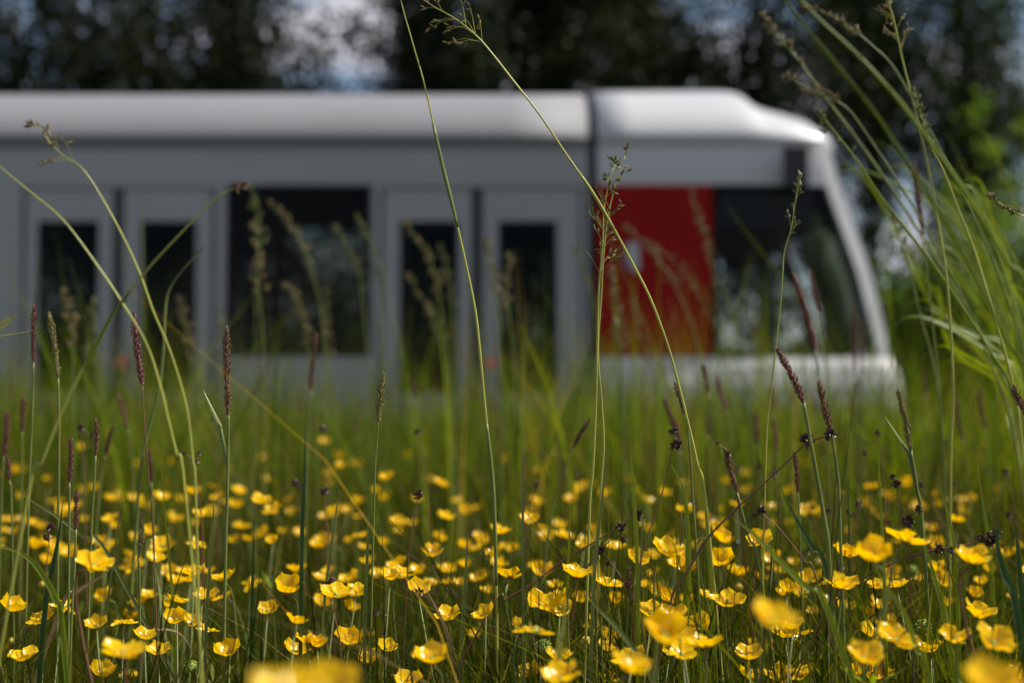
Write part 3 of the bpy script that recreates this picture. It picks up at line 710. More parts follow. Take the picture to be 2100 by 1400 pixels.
FL = """190,1147,72,open 273,1155,43,flat 216,1213,36 357,1184,41,open 346,1162,32 377,1164,30 462,1177,52,open 428,1218,52,open 304,1216,25 284,1230,40 268,1257,35,cup 339,1227,43,ragged
22,1236,60,cup 50,1338,62,open 251,1334,80,flat 264,1378,42,ragged 388,1370,24,green 225,1018,30 248,1016,22 268,1012,14 109,1027,20 126,1025,20 140,1046,16 300,1032,28 330,1015,36 397,1003,34,cup
372,1021,26 415,1048,44,open 400,1066,16 9,1061,22 30,1061,20 57,1066,26 73,1068,26 88,1075,24 43,1060,18 173,1060,20 203,1106,30 230,1109,14 68,1113,36 145,1128,34 30,1085,20 8,1082,20 89,1096,12 2,1107,18
489,1003,32 495,1078,32 480,1102,26 511,1101,26 540,1089,32 536,1021,40 84,1193,14,bud 25,1309,14,bud 168,914,24 277,1096,14 466,1213,22 400,1168,12 430,1164,14
593,1198,62,cup 608,1162,40 720,1182,45,cup 657,1182,30 673,1164,14 663,1226,40 716,1238,46,cup 727,1209,38 756,1144,32 818,1152,45,cup 820,1175,52,flat 777,1173,34 916,1162,42,open 888,1127,48 884,1187,30
916,1186,28 952,1150,28 952,1112,28,cup 980,1121,34 984,1100,34 1023,1083,46,open 988,1177,44,open 1045,1172,54,open 1020,1150,40 999,1203,26 1034,1114,24 1054,1116,20 943,1188,22 920,1257,58,open
712,1303,58,cup 754,1297,42,open 757,1343,52,open 887,1336,74,cup 857,1339,20 742,1322,18 968,1293,24 1059,1273,24 1066,1290,26 590,1396,150,open 670,1392,120,open 840,1390,62,cup 885,1402,44 908,1394,14,bud 636,1293,12,bud
579,1084,18 595,1020,24 597,1045,24 547,982,22 675,968,20 675,987,20 697,952,26 666,904,22 736,948,18 731,1023,24 665,1057,20 682,1048,26 734,1057,18 654,1100,16 679,1107,28 716,1102,16 747,1119,14
791,975,32 770,1002,22 790,1018,26 816,1066,34 847,1068,22 816,1084,14 786,1105,14 906,987,30 886,980,16 913,1053,38 954,1043,30 900,1093,22 1038,939,18
1097,1023,26 1086,1060,44 1092,1042,22 1120,1096,28 1156,1096,38,flat 1115,1080,22 1052,1118,20 1204,1110,34 1215,1078,20 1313,1074,14,bud 1333,1078,14 1363,1120,66,open 1385,1130,44 1405,1042,44 1361,1007,26 1302,1002,20
1108,960,22 1529,968,20 1470,1088,54,cup 1560,1100,56,open 1478,1143,58,cup 1515,1168,46,cup 1408,1161,54,open 1112,1164,48,cup 1183,1168,64,open 1245,1195,58,flat 1107,1228,62,open 1138,1196,20 1151,1215,40 1188,1216,24 1217,1221,16
1372,1221,46,open 1406,1221,14 1493,1228,64,flat 1513,1200,16,bud 1456,1214,20 1096,1292,74,ragged 1222,1281,50,ragged 1254,1300,42,open 1204,1311,26,bud 1113,1327,26,green 1362,1285,90,cup 1380,1255,66,open 1443,1310,72,open 1436,1272,54
1290,1355,88,open 1090,1375,58,flat 1150,1378,80,open 1245,1392,52 1513,1327,16,bud 1545,1378,56,cup 1545,1310,30 1578,1315,26 1343,1168,30 1336,1132,30 1322,1191,12 1222,1162,20 1585,1162,20 1376,1095,22
1793,1128,80,cup 1732,1127,58,cup 1857,1103,72,flat 1993,1137,74,open 2030,1160,28 1829,1170,42 1663,1180,50,open 1725,1191,66,open 1805,1198,54,flat 1636,1207,44 1605,1207,24 1700,1232,40 1734,1240,38 1668,1247,24
1800,1234,46,open 1782,1247,30 1798,1266,26 1825,1268,26 1929,1184,44 2014,1186,30 1998,1209,34 2007,1250,70,open 1592,1164,24 1583,1255,104,open 1782,1290,56,open 1835,1305,76,flat 1771,1335,80,open 1757,1368,60 1800,1375,60
1960,1297,72,open 2036,1303,78,open 2030,1388,122,open 2095,1378,60 1600,1380,62,open 1640,1378,60 1577,1318,36 1882,1178,20 1873,1170,20,green 1891,1287,26,green 1943,1228,20 1723,1010,14,bud 1853,997,18 1855,1020,18 1809,1055,20
1918,1010,20 1953,1021,18 1973,1021,20 1911,1079,30 2090,1110,20 2079,1218,16 1628,1146,22 2041,1000,18 1673,1046,14 1789,1043,16 1664,1364,20 2096,1330,26 2040,1113,26"""
NFL = len(FL.split())
for tok in FL.split():
    q = tok.split(','); buttercup(int(q[0]), int(q[1]), float(q[2]), q[3] if len(q) > 3 else None)
for k in range(max(0, 298 - NFL)):      # small far ones scattered towards the tram
    D = fr_.uniform(1.5, 4.6); px = fr_.uniform(20, 2080); z = fr_.uniform(.27, .34)
    _, py = pix((0, D, z)); buttercup(px, py, FPX * .0205 / D, D=D)

def flower_carpet():
    """the small flowers past the three hundred built one by one"""
    mb = MB(); rr = random.Random(99); CC = [60, 210, 350, 505, 690, 760, 980, 1110, 1330, 1460, 1640, 1800, 1960]
    for k in range(760):
        D = rr.uniform(1.12, 2.5) if k % 3 else rr.uniform(.9, 1.2); px = rr.uniform(-150, 2250) if k < 45 else rr.choice(CC) + rr.gauss(0, 55) if k < 125 else rr.choice((rr.uniform(-3600, -60), rr.uniform(2160, 5700))); z = rr.uniform(.262, .325) if D < 1.5 else rr.uniform(.25, .33); s = .95
        h = Vector(((px - 1050) / FPX * D, D, z)); kind = rr.choice(['cup', 'open', 'open', 'flat', 'ragged'])
        M = Matrix.Translation(h) @ Euler((R(rr.gauss(14, 14)), R(rr.gauss(0, 14)), 0)).to_matrix().to_4x4() @ Matrix.Rotation(rr.uniform(0, 6.3), 4, 'Z') @ Matrix.Scale(s * rr.uniform(.75, 1.1), 4)
        mb.add([M @ v for v in SMALL[kind].v], SMALL[kind].f); mb.m[-len(SMALL[kind].f):] = SMALL[kind].m
        b = Vector((h.x + rr.uniform(-.04, .04), h.y + rr.uniform(-.03, .03), 0)); mb.tube([b, b.lerp(h, .5) + Vector((rr.uniform(-.01, .01), 0, 0)), h], [.0008, .0007, .0006], 4, 2)
    o = mb.build('flower_carpet', [M_petal, M_carpel, G_stem]); tag(o, 'further small yellow buttercups filling in between the larger ones', 'flowers', kind='stuff')
flower_carpet()

# ------------------------------------------------------------------ seed heads and stems
hr = random.Random(5)
def ground_chain(pts3, spread=.3):
    """pts3 from top to bottom; continue to the soil"""
    a, b = pts3[-2], pts3[-1]; d = (b - a).normalized()
    if b.z > .03:
        s = (b.z) / max(.2, -d.z); e = b + Vector((d.x * s * spread, d.y * s * spread, 0)); e.z = -.01
        return pts3 + [(b + e) / 2 + Vector((d.x * s * spread * .2, 0, 0)), e]
    return pts3
def spike_mesh(mb, pts, rad, seed, dens=1.0, gl=.0032):
    """dense seed spike along pts (bottom to top)"""
    rr = random.Random(seed); L_ = sum((pts[i+1] - pts[i]).length for i in range(len(pts) - 1))
    n = int(L_ / .00042 * dens); m = len(pts) - 1
    mb.tube(pts, [rad * .55] * len(pts), 6)
    for k in range(n):
        t = (k + rr.random()) / n; f_ = t * m; i = min(m - 1, int(f_)); p = pts[i].lerp(pts[i+1], f_ - i); ax = (pts[i+1] - pts[i]).normalized()
        env = (min(1, .45 + t * 3.5)) * (min(1, (1 - t) * 4 + .25)) * (1 + .2 * math.sin(t * 19 + seed) + .2 * math.sin(t * 7 + seed * 2.1) + rr.uniform(-.12, .12))
        a = ax.cross(Vector((.2, .9, .3))).normalized(); b = ax.cross(a); w = k * 2.4 + rr.uniform(-.3, .3)
        o = (a * math.cos(w) + b * math.sin(w)); mb.grain(p + o * rad * .45 * env, (o * .55 * env + ax).normalized(), gl * rr.uniform(.75, 1.25), .0014 * rr.uniform(.8, 1.2))
def foxtail(top, bot, stem, D, wpx, col, look, smat=None, sr=.0009, blade_=False):
    """spike from photo pixel top to bot, stem goes on through the pixel list, then to the soil"""
    D2 = D
    pt = [P(top[0], top[1], D), P((top[0]+bot[0])/2 + (wpx * .12 if hr.random() < .5 else -wpx * .1), (top[1]+bot[1])/2, D), P(bot[0], bot[1], D)]
    st = [P(bot[0], bot[1], D)] + [P(a, b, D) for a, b in stem]
    if len(st) == 1: st.append(P(bot[0] + (bot[0]-top[0]) * .5, bot[1] + (bot[1]-top[1]) * 1.5, D))
    full = ground_chain(st); base = full[-1].copy(); base.z = gz(base.y)
    root = empty('foxtail', base); tag(root, None, 'seed head', 'brown and purple seed spikes on stalks')
    mid = ((top[0] + bot[0]) / 2)
    later(root, look, 'seed spike', mid, D)
    pp = catmull([p - base for p in full], 5); mb = MB(); k = len(pp); mb.tube(pp, [sr * .82 * (1 + .5 * i / k) for i in range(k)], 6); mb.build('stem', smat or G_stem, root)
    hp = catmull([p - base for p in pt], 4)[::-1]; hm = MB(); rad = wpx / 2 / FPX * D
    spike_mesh(hm, hp, rad * .68, hr.randint(0, 99), dens=.9 if D < 1.6 else .5, gl=.0034 if D < 1.3 else .0045); hm.build('seed_head', col, root, smooth=False)
    if blade_:
        q = pp[k // 3]; sd = Vector((1, .3, 0)).normalized(); lf = MB(); dx = hr.choice((-1, 1))
        lf.ribbon([q, q + Vector((dx * .006, 0, .03)), q + Vector((dx * .02, .01, .055))], [.002, .0035, .0004], sd, .25); lf.build('leaf', G_stem, root)
    return root
PU, BR, GN = G_spike_p, G_spike_b, G_spike_g
foxtail((70, 630), (69, 742), [(66, 860), (60, 1000)], 1.16, 13, PU, 'slim pinkish seed spike on a pale stem')
foxtail((101, 645), (119, 775), [(121, 860), (120, 1010)], 1.14, 17, GN, 'brown-topped greenish seed spike', sr=.0011)
foxtail((275, 645), (292, 788), [(297, 880), (305, 980), (316, 1130)], 1.0, 22, PU, 'dark red seed spike with loose lower grains', smat=G_stem_b, sr=.0005)
foxtail((465, 676), (468, 850), [(468, 900), (466, 1010), (462, 1160)], 1.0, 20, BR, 'long upright brown seed spike on a thick stem', sr=.0011, blade_=True)
foxtail((649, 690), (637, 800), [(632, 900)], 1.5, 12, BR, 'dim brown seed spike against the wide window')
foxtail((786, 770), (776, 862), [(772, 920), (768, 1000)], 1.04, 22, GN, 'loose tan and pink seed spike tapering below', sr=.0007)
foxtail((197, 862), (196, 935), [(192, 1010), (186, 1120)], 1.1, 11, BR, 'short brown seed spike')
foxtail((145, 905), (142, 990), [(142, 1060)], 1.05, 11, PU, 'thin dark purple seed spike')
foxtail((157, 1013), (156, 1085), [(152, 1180), (146, 1290)], 1.0, 12, PU, 'dark plum seed spike low in the grass')
foxtail((48, 820), (46, 885), [(45, 950)], 1.4, 11, PU, 'blurred pink seed spike')
foxtail((14, 850), (8, 935), [(4, 1010)], 1.35, 13, PU, 'blurred reddish seed spike at the left edge')
foxtail((14, 938), (20, 985), [(24, 1050)], 1.2, 9, PU, 'small pink seed spike at the left edge')
foxtail((292, 1055), (284, 1145), [(286, 1220)], 1.0, 9, GN, 'narrow greyish seed spike among flowers')
foxtail((244, 815), (262, 880), [(272, 960)], 1.6, 12, PU, 'faint leaning seed spike')
foxtail((230, 880), (216, 935), [(205, 1000)], 1.35, 9, BR, 'leaning brown seed spike')
foxtail((1208, 862), (1175, 918), [(1160, 960), (1130, 1060)], 1.25, 14, BR, 'dark seed spike leaning right')
foxtail((1596, 720), (1648, 825), [(1665, 920), (1690, 1060), (1702, 1170)], .95, 22, PU, 'fat magenta seed spike leaning left', sr=.0013)
foxtail((1680, 785), (1704, 880), [(1716, 960), (1722, 1060)], .97, 20, BR, 'brown leaning seed spike beside the magenta one', sr=.0011)
foxtail((1843, 805), (1868, 925), [(1880, 1000), (1893, 1100)], 1.0, 18, GN, 'olive seed spike with pink tip', sr=.0013, blade_=True)
foxtail((2080, 795), (2110, 860), [(2130, 960)], .95, 18, BR, 'tan seed spike at the right edge')
foxtail((1628, 565), (1672, 715), [(1690, 850), (1700, 980)], 1.5, 22, PU, 'tall blurred reddish seed spike')
foxtail((1662, 560), (1680, 640), [(1700, 800), (1712, 950)], 1.6, 13, PU, 'second tall blurred red seed spike')
foxtail((1876, 335), (1892, 480), [(1910, 640), (1930, 850)], 1.45, 13, PU, 'tall dark maroon seed spike among leaning leaves')
foxtail((1470, 775), (1490, 840), [(1500, 920)], 1.7, 14, PU, 'faint pink seed spike')
foxtail((1362, 820), (1382, 880), [(1392, 960)], 1.5, 12, PU, 'faint pinkish seed spike')
foxtail((1386, 790), (1404, 850), [(1415, 930)], 1.1, 10, BR, 'tan seed spike on the leaning stem side')
foxtail((1548, 848), (1552, 910), [(1556, 980)], 1.7, 17, BR, 'blurred brown seed spike')
foxtail((1586, 862), (1592, 925), [(1596, 990)], 1.7, 17, BR, 'blurred dark brown seed spike')
foxtail((1750, 640), (1752, 760), [(1756, 900)], 1.9, 12, PU, 'far faint reddish seed spike')
foxtail((1960, 820), (1975, 900), [(1985, 980)], 1.8, 14, PU, 'blurred maroon seed spike')
foxtail((2008, 800), (2020, 880), [(2030, 960)], 1.9, 14, PU, 'blurred wine-red seed spike')
foxtail((1630, 930), (1636, 1010), [(1640, 1080)], 1.15, 13, BR, 'dark brown seed spike')
foxtail((1488, 925), (1512, 1010), [(1535, 1100), (1560, 1180)], 1.0, 12, BR, 'greyish brown leaning seed spike')
foxtail((1772, 655), (1768, 740), [(1768, 860)], 2.2, 13, BR, 'hazy brown seed spike')
foxtail((305, 930), (311, 990), [(314, 1060)], 1.3, 8, PU, 'narrow pink seed spike')
foxtail((1290, 1170), (1288, 1225), [(1286, 1300)], 1.0, 8, BR, 'tiny brown seed spike among flowers')
for k in range(26):
    D = hr.uniform(1.5, 3.4); px = hr.choice([hr.uniform(1300, 2080), hr.uniform(1300, 2080), hr.uniform(20, 1300)]); z = hr.uniform(.37, .47)
    _, py = pix((0, D, z)); l_ = .03 / D * FPX; lx = hr.uniform(-.25, .25) * l_
    foxtail((px, py - l_), (px + lx, py), [(px + lx * 2, py + l_ * 2)], D, .0055 / D * FPX, hr.choice([PU, BR, BR]), hr.choice(['small blurred brown seed spike', 'hazy reddish seed spike', 'soft brown seed spike']))

def panicle(axis, stem, D, sr, mats, look, nb=9, blen=.022, gl=.0045, open_=.8, noun='plume grass', Dend=None, seed=None, cat='grass plume', sheath=None, fall=0, gn=5, label=None, leafm=None):
    """axis: pixels from tip down to first branch; stem: pixels on downward"""
    rr = random.Random(seed if seed is not None else hr.randint(0, 999)); Dend = Dend or D
    allp = axis + stem; n = len(allp); P3 = [P(a, b, D + (Dend - D) * i / (n - 1)) for i, (a, b) in enumerate(allp)]
    full = ground_chain(P3); base = full[-1].copy(); base.z = gz(base.y)
    root = empty('grass_plume', base); tag(root, label, cat, 'flowering grass stalks')
    if label is None: later(root, look, noun, axis[0][0], D)
    loc = [p - base for p in full]; pp = catmull(loc, 6); k = len(pp)
    sm = MB(); sm.tube(pp, [sr * (.35 + .65 * min(1, i / k * 2.2)) for i in range(k)], 6); sm.build('stem', mats[0], root)
    if sheath:
        for (i0, i1, w) in sheath:
            a_, b_ = int(i0 * (k - 1)), int(i1 * (k - 1)); sg = MB(); seg = pp[a_:b_ + 1]; m_ = len(seg)
            sg.tube(seg, [sr * (.7 + w * math.sin(math.pi * (.15 + .75 * i / (m_ - 1)))) for i in range(m_)], 6); sg.build('leaf_sheath', mats[0] if len(mats) < 3 else mats[2], root)
    if not nb: return root
    na = (len(axis) - 1) * 6; hm = MB()
    for q in range(nb):
        t = (q + .4 * rr.random()) / nb; i = int(t * na); p = pp[i]; ax = (pp[max(0, i - 1)] - pp[i + 1]).normalized()
        for s in range(rr.choice((1, 2, 2, 3))):
            ln = blen * (.3 + .9 * t) * rr.uniform(.6, 1.2); az = rr.uniform(0, 6.28); a = ax.cross(Vector((.1, 1, .2))).normalized(); b = ax.cross(a)
            d = (ax + (a * math.cos(az) + b * math.sin(az) * .6) * open_).normalized(); e = p + d * ln + Vector((0, 0, -fall * ln))
            md = (p + e) / 2 + Vector((0, 0, .1 * ln)); hm.tube([p, md, e], [.00022, .00016, .0001], 3, 0)
            for g in range(max(2, int(gn * rr.uniform(.6, 1.3)))):
                tt = 1 - .55 * g / gn; b0 = p.lerp(e, tt) ; dd = (d + Vector((rr.gauss(0, .45), rr.gauss(0, .45), rr.gauss(0, .45) - fall))).normalized()
                hm.grain(b0, dd, gl * rr.uniform(.7, 1.25), gl * .36 * rr.uniform(.8, 1.2), 1)
    hm.grain(pp[0], (pp[0] - pp[1]), gl, gl * .35, 1)
    hm.build('panicle', [mats[0], mats[1]], root, smooth=False); return root
SY, SG, SB = G_stem_y, G_spikelet_g, G_spikelet
panicle([(815, -60), (822, 0)], [(848, 95), (872, 180), (905, 330), (930, 430), (955, 540), (975, 640), (985, 730), (996, 850), (1008, 960), (1014, 1060), (1018, 1200), (1020, 1400)], 1.0, .0009, (SY, SG, G_stem),
        '', nb=0, sheath=[(.24, .36, .9), (.62, .8, 1.0)], label='long sharp yellow-green stalk crossing the whole view left of centre')
panicle([(838, -25), (880, 8), (935, 40), (975, 72), (1005, 105)], [(1060, 175), (1110, 240), (1160, 315), (1215, 395), (1262, 475), (1300, 545), (1335, 615), (1370, 710), (1392, 790), (1412, 870), (1430, 950), (1450, 1050)], 1.0, .00085, (SY, SB, SY),
        '', nb=8, blen=.024, gl=.0052, open_=.9, seed=3, fall=.15, gn=4, sheath=[(.42, .5, .8)], label='long arching stalk with brown plume at the top, leaning over the right-hand door')
panicle([(1258, 340), (1240, 420), (1236, 500), (1228, 590)], [(1226, 660), (1224, 740), (1221, 850), (1216, 960), (1208, 1080)], 1.04, .0009, (G_stem_y, SG, G_stem),
        '', nb=12, blen=.019, gl=.0045, open_=.9, seed=8, gn=5, label='upright green plume beside the black joint and red panel')
panicle([(1282, 320), (1262, 380), (1248, 440), (1238, 520)], [(1232, 620), (1226, 720), (1234, 830), (1238, 920), (1230, 1060)], 1.08, .0008, (G_stem_y, SB, G_stem),
        '', nb=7, blen=.018, gl=.0045, open_=.8, seed=18, gn=3, label='thin plume twined with the green one in front of the red panel')
panicle([(1641, 368), (1632, 410), (1622, 470), (1608, 520)], [(1604, 580), (1597, 660), (1588, 740), (1578, 830), (1570, 960)], 1.0, .0006, (G_stem_y, SG, G_stem),
        '', nb=8, blen=.010, gl=.0042, open_=.4, seed=5, gn=3, label='slender small plume in front of the driver cab window')
panicle([(82, 262), (105, 295), (130, 320), (162, 340)], [(190, 375), (228, 440), (262, 505), (290, 570), (315, 640), (345, 710), (368, 780), (385, 850), (395, 940), (402, 1040)], .86, .0007, (SY, SB, SY),
        '', nb=7, blen=.018, gl=.0052, open_=.9, seed=9, gn=4, fall=.3, label='blurred nodding plume at the upper left on a thick pale stem')
panicle([(-40, 300), (0, 342)], [(60, 392), (130, 452), (200, 545), (250, 620), (300, 705), (328, 790), (345, 860), (362, 930), (380, 1010)], .84, .0007, (SY, SB, SY), '', nb=0, sheath=[(.5, .68, .5)],
        label='thick blurred stem falling from the left edge and crossing two others')
panicle([(495, 382), (478, 388), (455, 398)], [(415, 432), (365, 485), (318, 535), (280, 580), (240, 632), (205, 690), (170, 755), (140, 815), (112, 880), (85, 950), (55, 1030)], .82, .0008, (SY, G_spike_b, G_bright),
        '', nb=4, blen=.004, gl=.004, open_=.3, seed=2, gn=3, sheath=[(.42, .62, .7)], label='thick blurred stalk leaning right with a red-brown tip before the wide window')
panicle([(420, 500), (410, 515)], [(370, 560), (345, 600), (338, 650), (335, 720), (325, 800), (300, 900), (285, 1000)], 1.3, .0014, (G_stem, SB, G_stem), '', nb=0, label='dim green bent blade crossing behind the blurred crossing stems')
# sheaf of leaning stalks at the right
panicle([(1570, 40), (1595, 75), (1630, 115), (1668, 165)], [(1700, 210), (1760, 290), (1830, 390), (1900, 500), (1985, 640), (2060, 780), (2120, 930)], 1.5, .0014, (G_stem, SB, G_stem), '', nb=9, blen=.014, gl=.006, open_=.35, seed=21, label='brown plume highest at the left of the leaning sheaf')
panicle([(1590, -60), (1612, 0)], [(1660, 65), (1720, 140), (1790, 225), (1860, 330), (1935, 450), (2005, 580), (2065, 700), (2120, 850)], .74, .0011, (G_bright, SB, G_bright), '', nb=0, sheath=[(.2, .34, .5)], label='thick bright green stalk, left one of the pair leaning in from the top right')
panicle([(1610, -50), (1640, -5)], [(1680, 40), (1750, 105), (1810, 170), (1850, 215), (1920, 310), (1990, 410), (2060, 530), (2140, 690)], .74, .0011, (G_bright, SB, G_bright), '', nb=0, sheath=[(.3, .42, .5)], label='thick bright green stalk, right one of the pair leaning in from the top right')
panicle([(1660, 15), (1710, 35), (1750, 62), (1790, 95)], [(1830, 135), (1880, 220), (1940, 330), (2000, 450), (2060, 600), (2110, 780)], 1.35, .001, (G_stem, SB, G_stem), '', nb=10, blen=.011, gl=.0055, open_=.25, seed=22, label='narrow pinkish plume slanting across the top right')
panicle([(1620, 160), (1650, 178), (1700, 200), (1740, 225)], [(1780, 280), (1840, 370), (1900, 470), (1970, 600), (2030, 740), (2080, 900)], 1.4, .001, (G_stem, SB, G_stem), '', nb=9, blen=.013, gl=.0055, open_=.35, seed=23, label='short brown plume just above the sloping nose of the tram')
panicle([(1815, -20), (1830, 30), (1842, 80), (1850, 120)], [(1865, 180), (1885, 260), (1905, 350), (1925, 460), (1940, 560), (1950, 680), (1955, 820), (1950, 960)], 1.2, .0011, (SY, SB, G_stem), '', nb=11, blen=.020, gl=.0045, open_=1.0, seed=24, gn=4, label='airy brown plume on a thin reddish upright stem at the right')
panicle([(1876, 190), (1890, 240), (1910, 300), (1935, 350)], [(1965, 430), (2000, 520), (2030, 620), (2065, 740), (2095, 900)], 1.2, .0011, (SY, SG, G_stem), '', nb=11, blen=.010, gl=.005, open_=.35, seed=25, label='green plume along the leaning stem right of the airy brown one')
panicle([(1685, 235), (1705, 262), (1735, 300), (1765, 340)], [(1800, 395), (1850, 460), (1905, 530), (1960, 610), (2030, 720), (2090, 850)], 1.3, .0013, (G_bright, SG, G_stem), '', nb=5, blen=.012, gl=.006, open_=.6, seed=26, fall=.5, label='stalk with drooping dark grains just right of the tram nose')
panicle([(1835, 455), (1845, 490), (1858, 530), (1870, 570)], [(1885, 640), (1910, 730), (1925, 820), (1935, 960)], 1.5, .001, (G_stem, SB, G_stem), '', nb=8, blen=.014, gl=.005, open_=.7, seed=27, label='pale plume below the sheaf, right of the tram nose')
panicle([(2035, 405), (2055, 420), (2080, 435), (2110, 455)], [(2140, 520), (2150, 640), (2150, 800)], 1.0, .0007, (SY, SB, G_stem), '', nb=8, blen=.006, gl=.0045, open_=.2, seed=28, label='sharp narrow plume entering at the right edge')
# leafy tussock at the right: long arching leaves
ts_base = Vector((P(2200, 900, 1.75).x, 1.75, 0)); tus = empty('grass_tussock', ts_base)
tag(tus, 'big tussock of bright yellow-green leaves arching in from the right edge', 'grass tussock')
tr_ = random.Random(4)
targets = [((2110, 860), (1990, 690), (1880, 560)), ((2120, 850), (2040, 700), (1930, 520)), ((2110, 800), (2020, 620), (1900, 430)), ((2130, 820), (2060, 640), (1960, 430)), ((2120, 780), (2080, 600), (2000, 400)),
           ((2110, 810), (2030, 720), (1880, 660)), ((2130, 850), (2060, 780), (1960, 730)), ((2100, 740), (2010, 560), (1850, 350)), ((2120, 760), (2050, 560), (1880, 290)), ((2100, 830), (1990, 660), (1840, 470)),
           ((2130, 700), (2070, 520), (1960, 330)), ((2120, 880), (2010, 740), (1900, 600)), ((2115, 760), (2040, 600), (1945, 470)), ((2125, 800), (2075, 690), (1990, 560)), ((2120, 820), (2050, 680), (1985, 590)), ((2140, 640), (2100, 480), (2030, 300)),
           ((2105, 800), (2000, 600), (1905, 480)), ((2120, 790), (2055, 650), (1960, 500)), ((2135, 760), (2090, 600), (2040, 460)), ((2125, 840), (2075, 740), (2010, 650)), ((2110, 720), (2030, 560), (1930, 400)), ((2120, 690), (2060, 570), (1990, 450))]
targets = targets + [tuple((x + tr_.uniform(-55, 55), y + tr_.uniform(-60, 60)) for x, y in tr_.choice(targets)) for _ in range(22)]
for k, tg in enumerate(targets):
    D = tr_.uniform(1.45, 2.4); pts = [Vector((tr_.uniform(-.04, .04), tr_.uniform(-.02, .02), 0))] + [P(a + tr_.uniform(-8, 8), b + tr_.uniform(-14, 14), D) - ts_base for a, b in tg]
    if tr_.random() < .5: pts.append(pts[-1] + (pts[-1] - pts[-2]) * .4 + Vector((-.01, 0, -.03)))
    pts.insert(1, pts[0].lerp(pts[1], .5) + Vector((.03, 0, .02)))
    cp_ = catmull(pts, 5); m_ = len(cp_); lb = MB(); w_ = tr_.uniform(.0025, .0048)
    lb.ribbon(cp_, [w_ * max(.05, math.sin(math.pi * min(.97, .25 + .72 * i / (m_ - 1)))) for i in range(m_)], Vector((.8, tr_.uniform(-.6, .6), .5)).normalized(), .22)
    lb.build('leaf', G_bright, tus)
# blurred plumes behind the focus plane, in front of windows and panel
BP = [([(515, 385), (525, 430), (535, 480), (530, 540)], 1.9), ([(520, 470), (528, 520), (530, 580), (535, 640)], 1.7), ([(560, 420), (590, 455), (620, 500), (640, 560)], 2.0), ([(690, 470), (715, 510), (735, 560), (745, 640)], 2.1),
      ([(735, 450), (755, 490), (775, 545), (780, 620)], 2.2), ([(835, 460), (865, 510), (890, 560), (905, 640)], 2.1), ([(905, 510), (915, 545), (925, 600), (930, 660)], 2.3), ([(1000, 500), (1008, 540), (1015, 580), (1020, 640)], 1.7),
      ([(1045, 530), (1035, 570), (1040, 610), (1048, 670)], 1.8), ([(840, 570), (870, 620), (895, 670), (910, 740)], 2.2), ([(130, 600), (140, 640), (150, 690), (150, 750)], 1.6), ([(190, 620), (186, 660), (182, 710), (178, 770)], 1.8),
      ([(1290, 470), (1330, 510), (1370, 560), (1400, 620)], 2.1), ([(1340, 500), (1390, 545), (1430, 600), (1460, 660)], 2.3), ([(1420, 400), (1432, 440), (1450, 500), (1462, 560)], 2.3), ([(1255, 560), (1262, 610), (1270, 680), (1275, 760)], 1.6),
      ([(1480, 590), (1500, 640), (1520, 700), (1530, 770)], 2.3), ([(1530, 640), (1545, 680), (1560, 740), (1570, 800)], 2.4), ([(590, 590), (610, 620), (625, 680), (635, 740)], 1.9), ([(370, 620), (378, 660), (385, 700), (388, 760)], 1.9),
      ([(1300, 620), (1310, 670), (1325, 720), (1340, 780)], 2.2), ([(450, 640), (455, 680), (462, 720), (468, 780)], 2.1), ([(670, 600), (668, 650), (672, 700), (680, 760)], 2.2), ([(1180, 520), (1200, 560), (1215, 610), (1225, 680)], 2.1)]
for ax, D in BP:
    D *= 1.2
    a, b = ax[-2], ax[-1]; dx, dy = b[0] - a[0], b[1] - a[1]
    panicle(ax, [(b[0] + dx * .8, b[1] + dy), (b[0] + dx * 1.2, b[1] + dy * 2.2), (b[0] + dx * 1.5, b[1] + dy * 4)], D, .0012, (G_stem, hr.choice([SB, SB, SG]), G_stem), hr.choice(['blurred pale brown plume', 'soft straw-coloured plume', 'hazy beige grass plume']),
            nb=14, blen=.019, gl=.0068, open_=.55, gn=6)
# woodrush: dark clusters on reddish stalks
def cluster(mb, p, r, rr, d=Vector((0, 0, 1))):
    for k in range(34):
        o = Vector((rr.gauss(0, 1), rr.gauss(0, 1), rr.gauss(0, 1))).normalized(); mb.grain(p + o * r * .25, (o + d * .5).normalized(), r * rr.uniform(.6, 1.0), r * .42)
def woodrush(heads, stem, D, look, sr=.0006, label=None):
    """heads: list of (px,py,size px, junction index in stem)"""
    pts = [P(a, b, D) for a, b in stem]; full = ground_chain(pts); base = full[-1].copy(); base.z = gz(base.y)
    root = empty('woodrush', base); tag(root, label, 'seed head', 'dark brown rush clusters')
    if label is None: later(root, look, 'rush cluster', heads[0][0], D)
    pp = catmull([p - base for p in full], 6); sm = MB(); k = len(pp); sm.tube(pp, [sr * (.6 + .6 * i / k) for i in range(k)], 5)
    rr = random.Random(hr.randint(0, 999))
    for (a, b, s, j) in heads:
        p = P(a, b, D) - base; q = P(*stem[j], D) - base
        if (p - q).length > .001: sm.tube([q, (p + q) / 2 + Vector((0, 0, .001)), p], [sr * .7, sr * .6, sr * .5], 4)
        cl = MB(); cluster(cl, p, s / 2 / FPX * D, rr, (p - q).normalized() if (p - q).length > .001 else Vector((0, 0, 1))); cl.build('seed_cluster', G_rush, root, smooth=False)
    sm.build('stem', G_stem_b, root); return root
W = woodrush
W([(1382, 885, 22, 0), (1385, 912, 26, 1)], [(1382, 890), (1378, 925), (1365, 985), (1345, 1050), (1325, 1110), (1308, 1180), (1298, 1280)], 1.0, 'sharp dark rush cluster on a long reddish stalk')
W([(1655, 905, 34, 1), (1703, 893, 30, 0)], [(1700, 893), (1655, 908), (1610, 950), (1550, 1005), (1500, 1052), (1450, 1105), (1400, 1190), (1370, 1260)], .97, 'two rush clusters joined on one slanting stalk', sr=.0009)
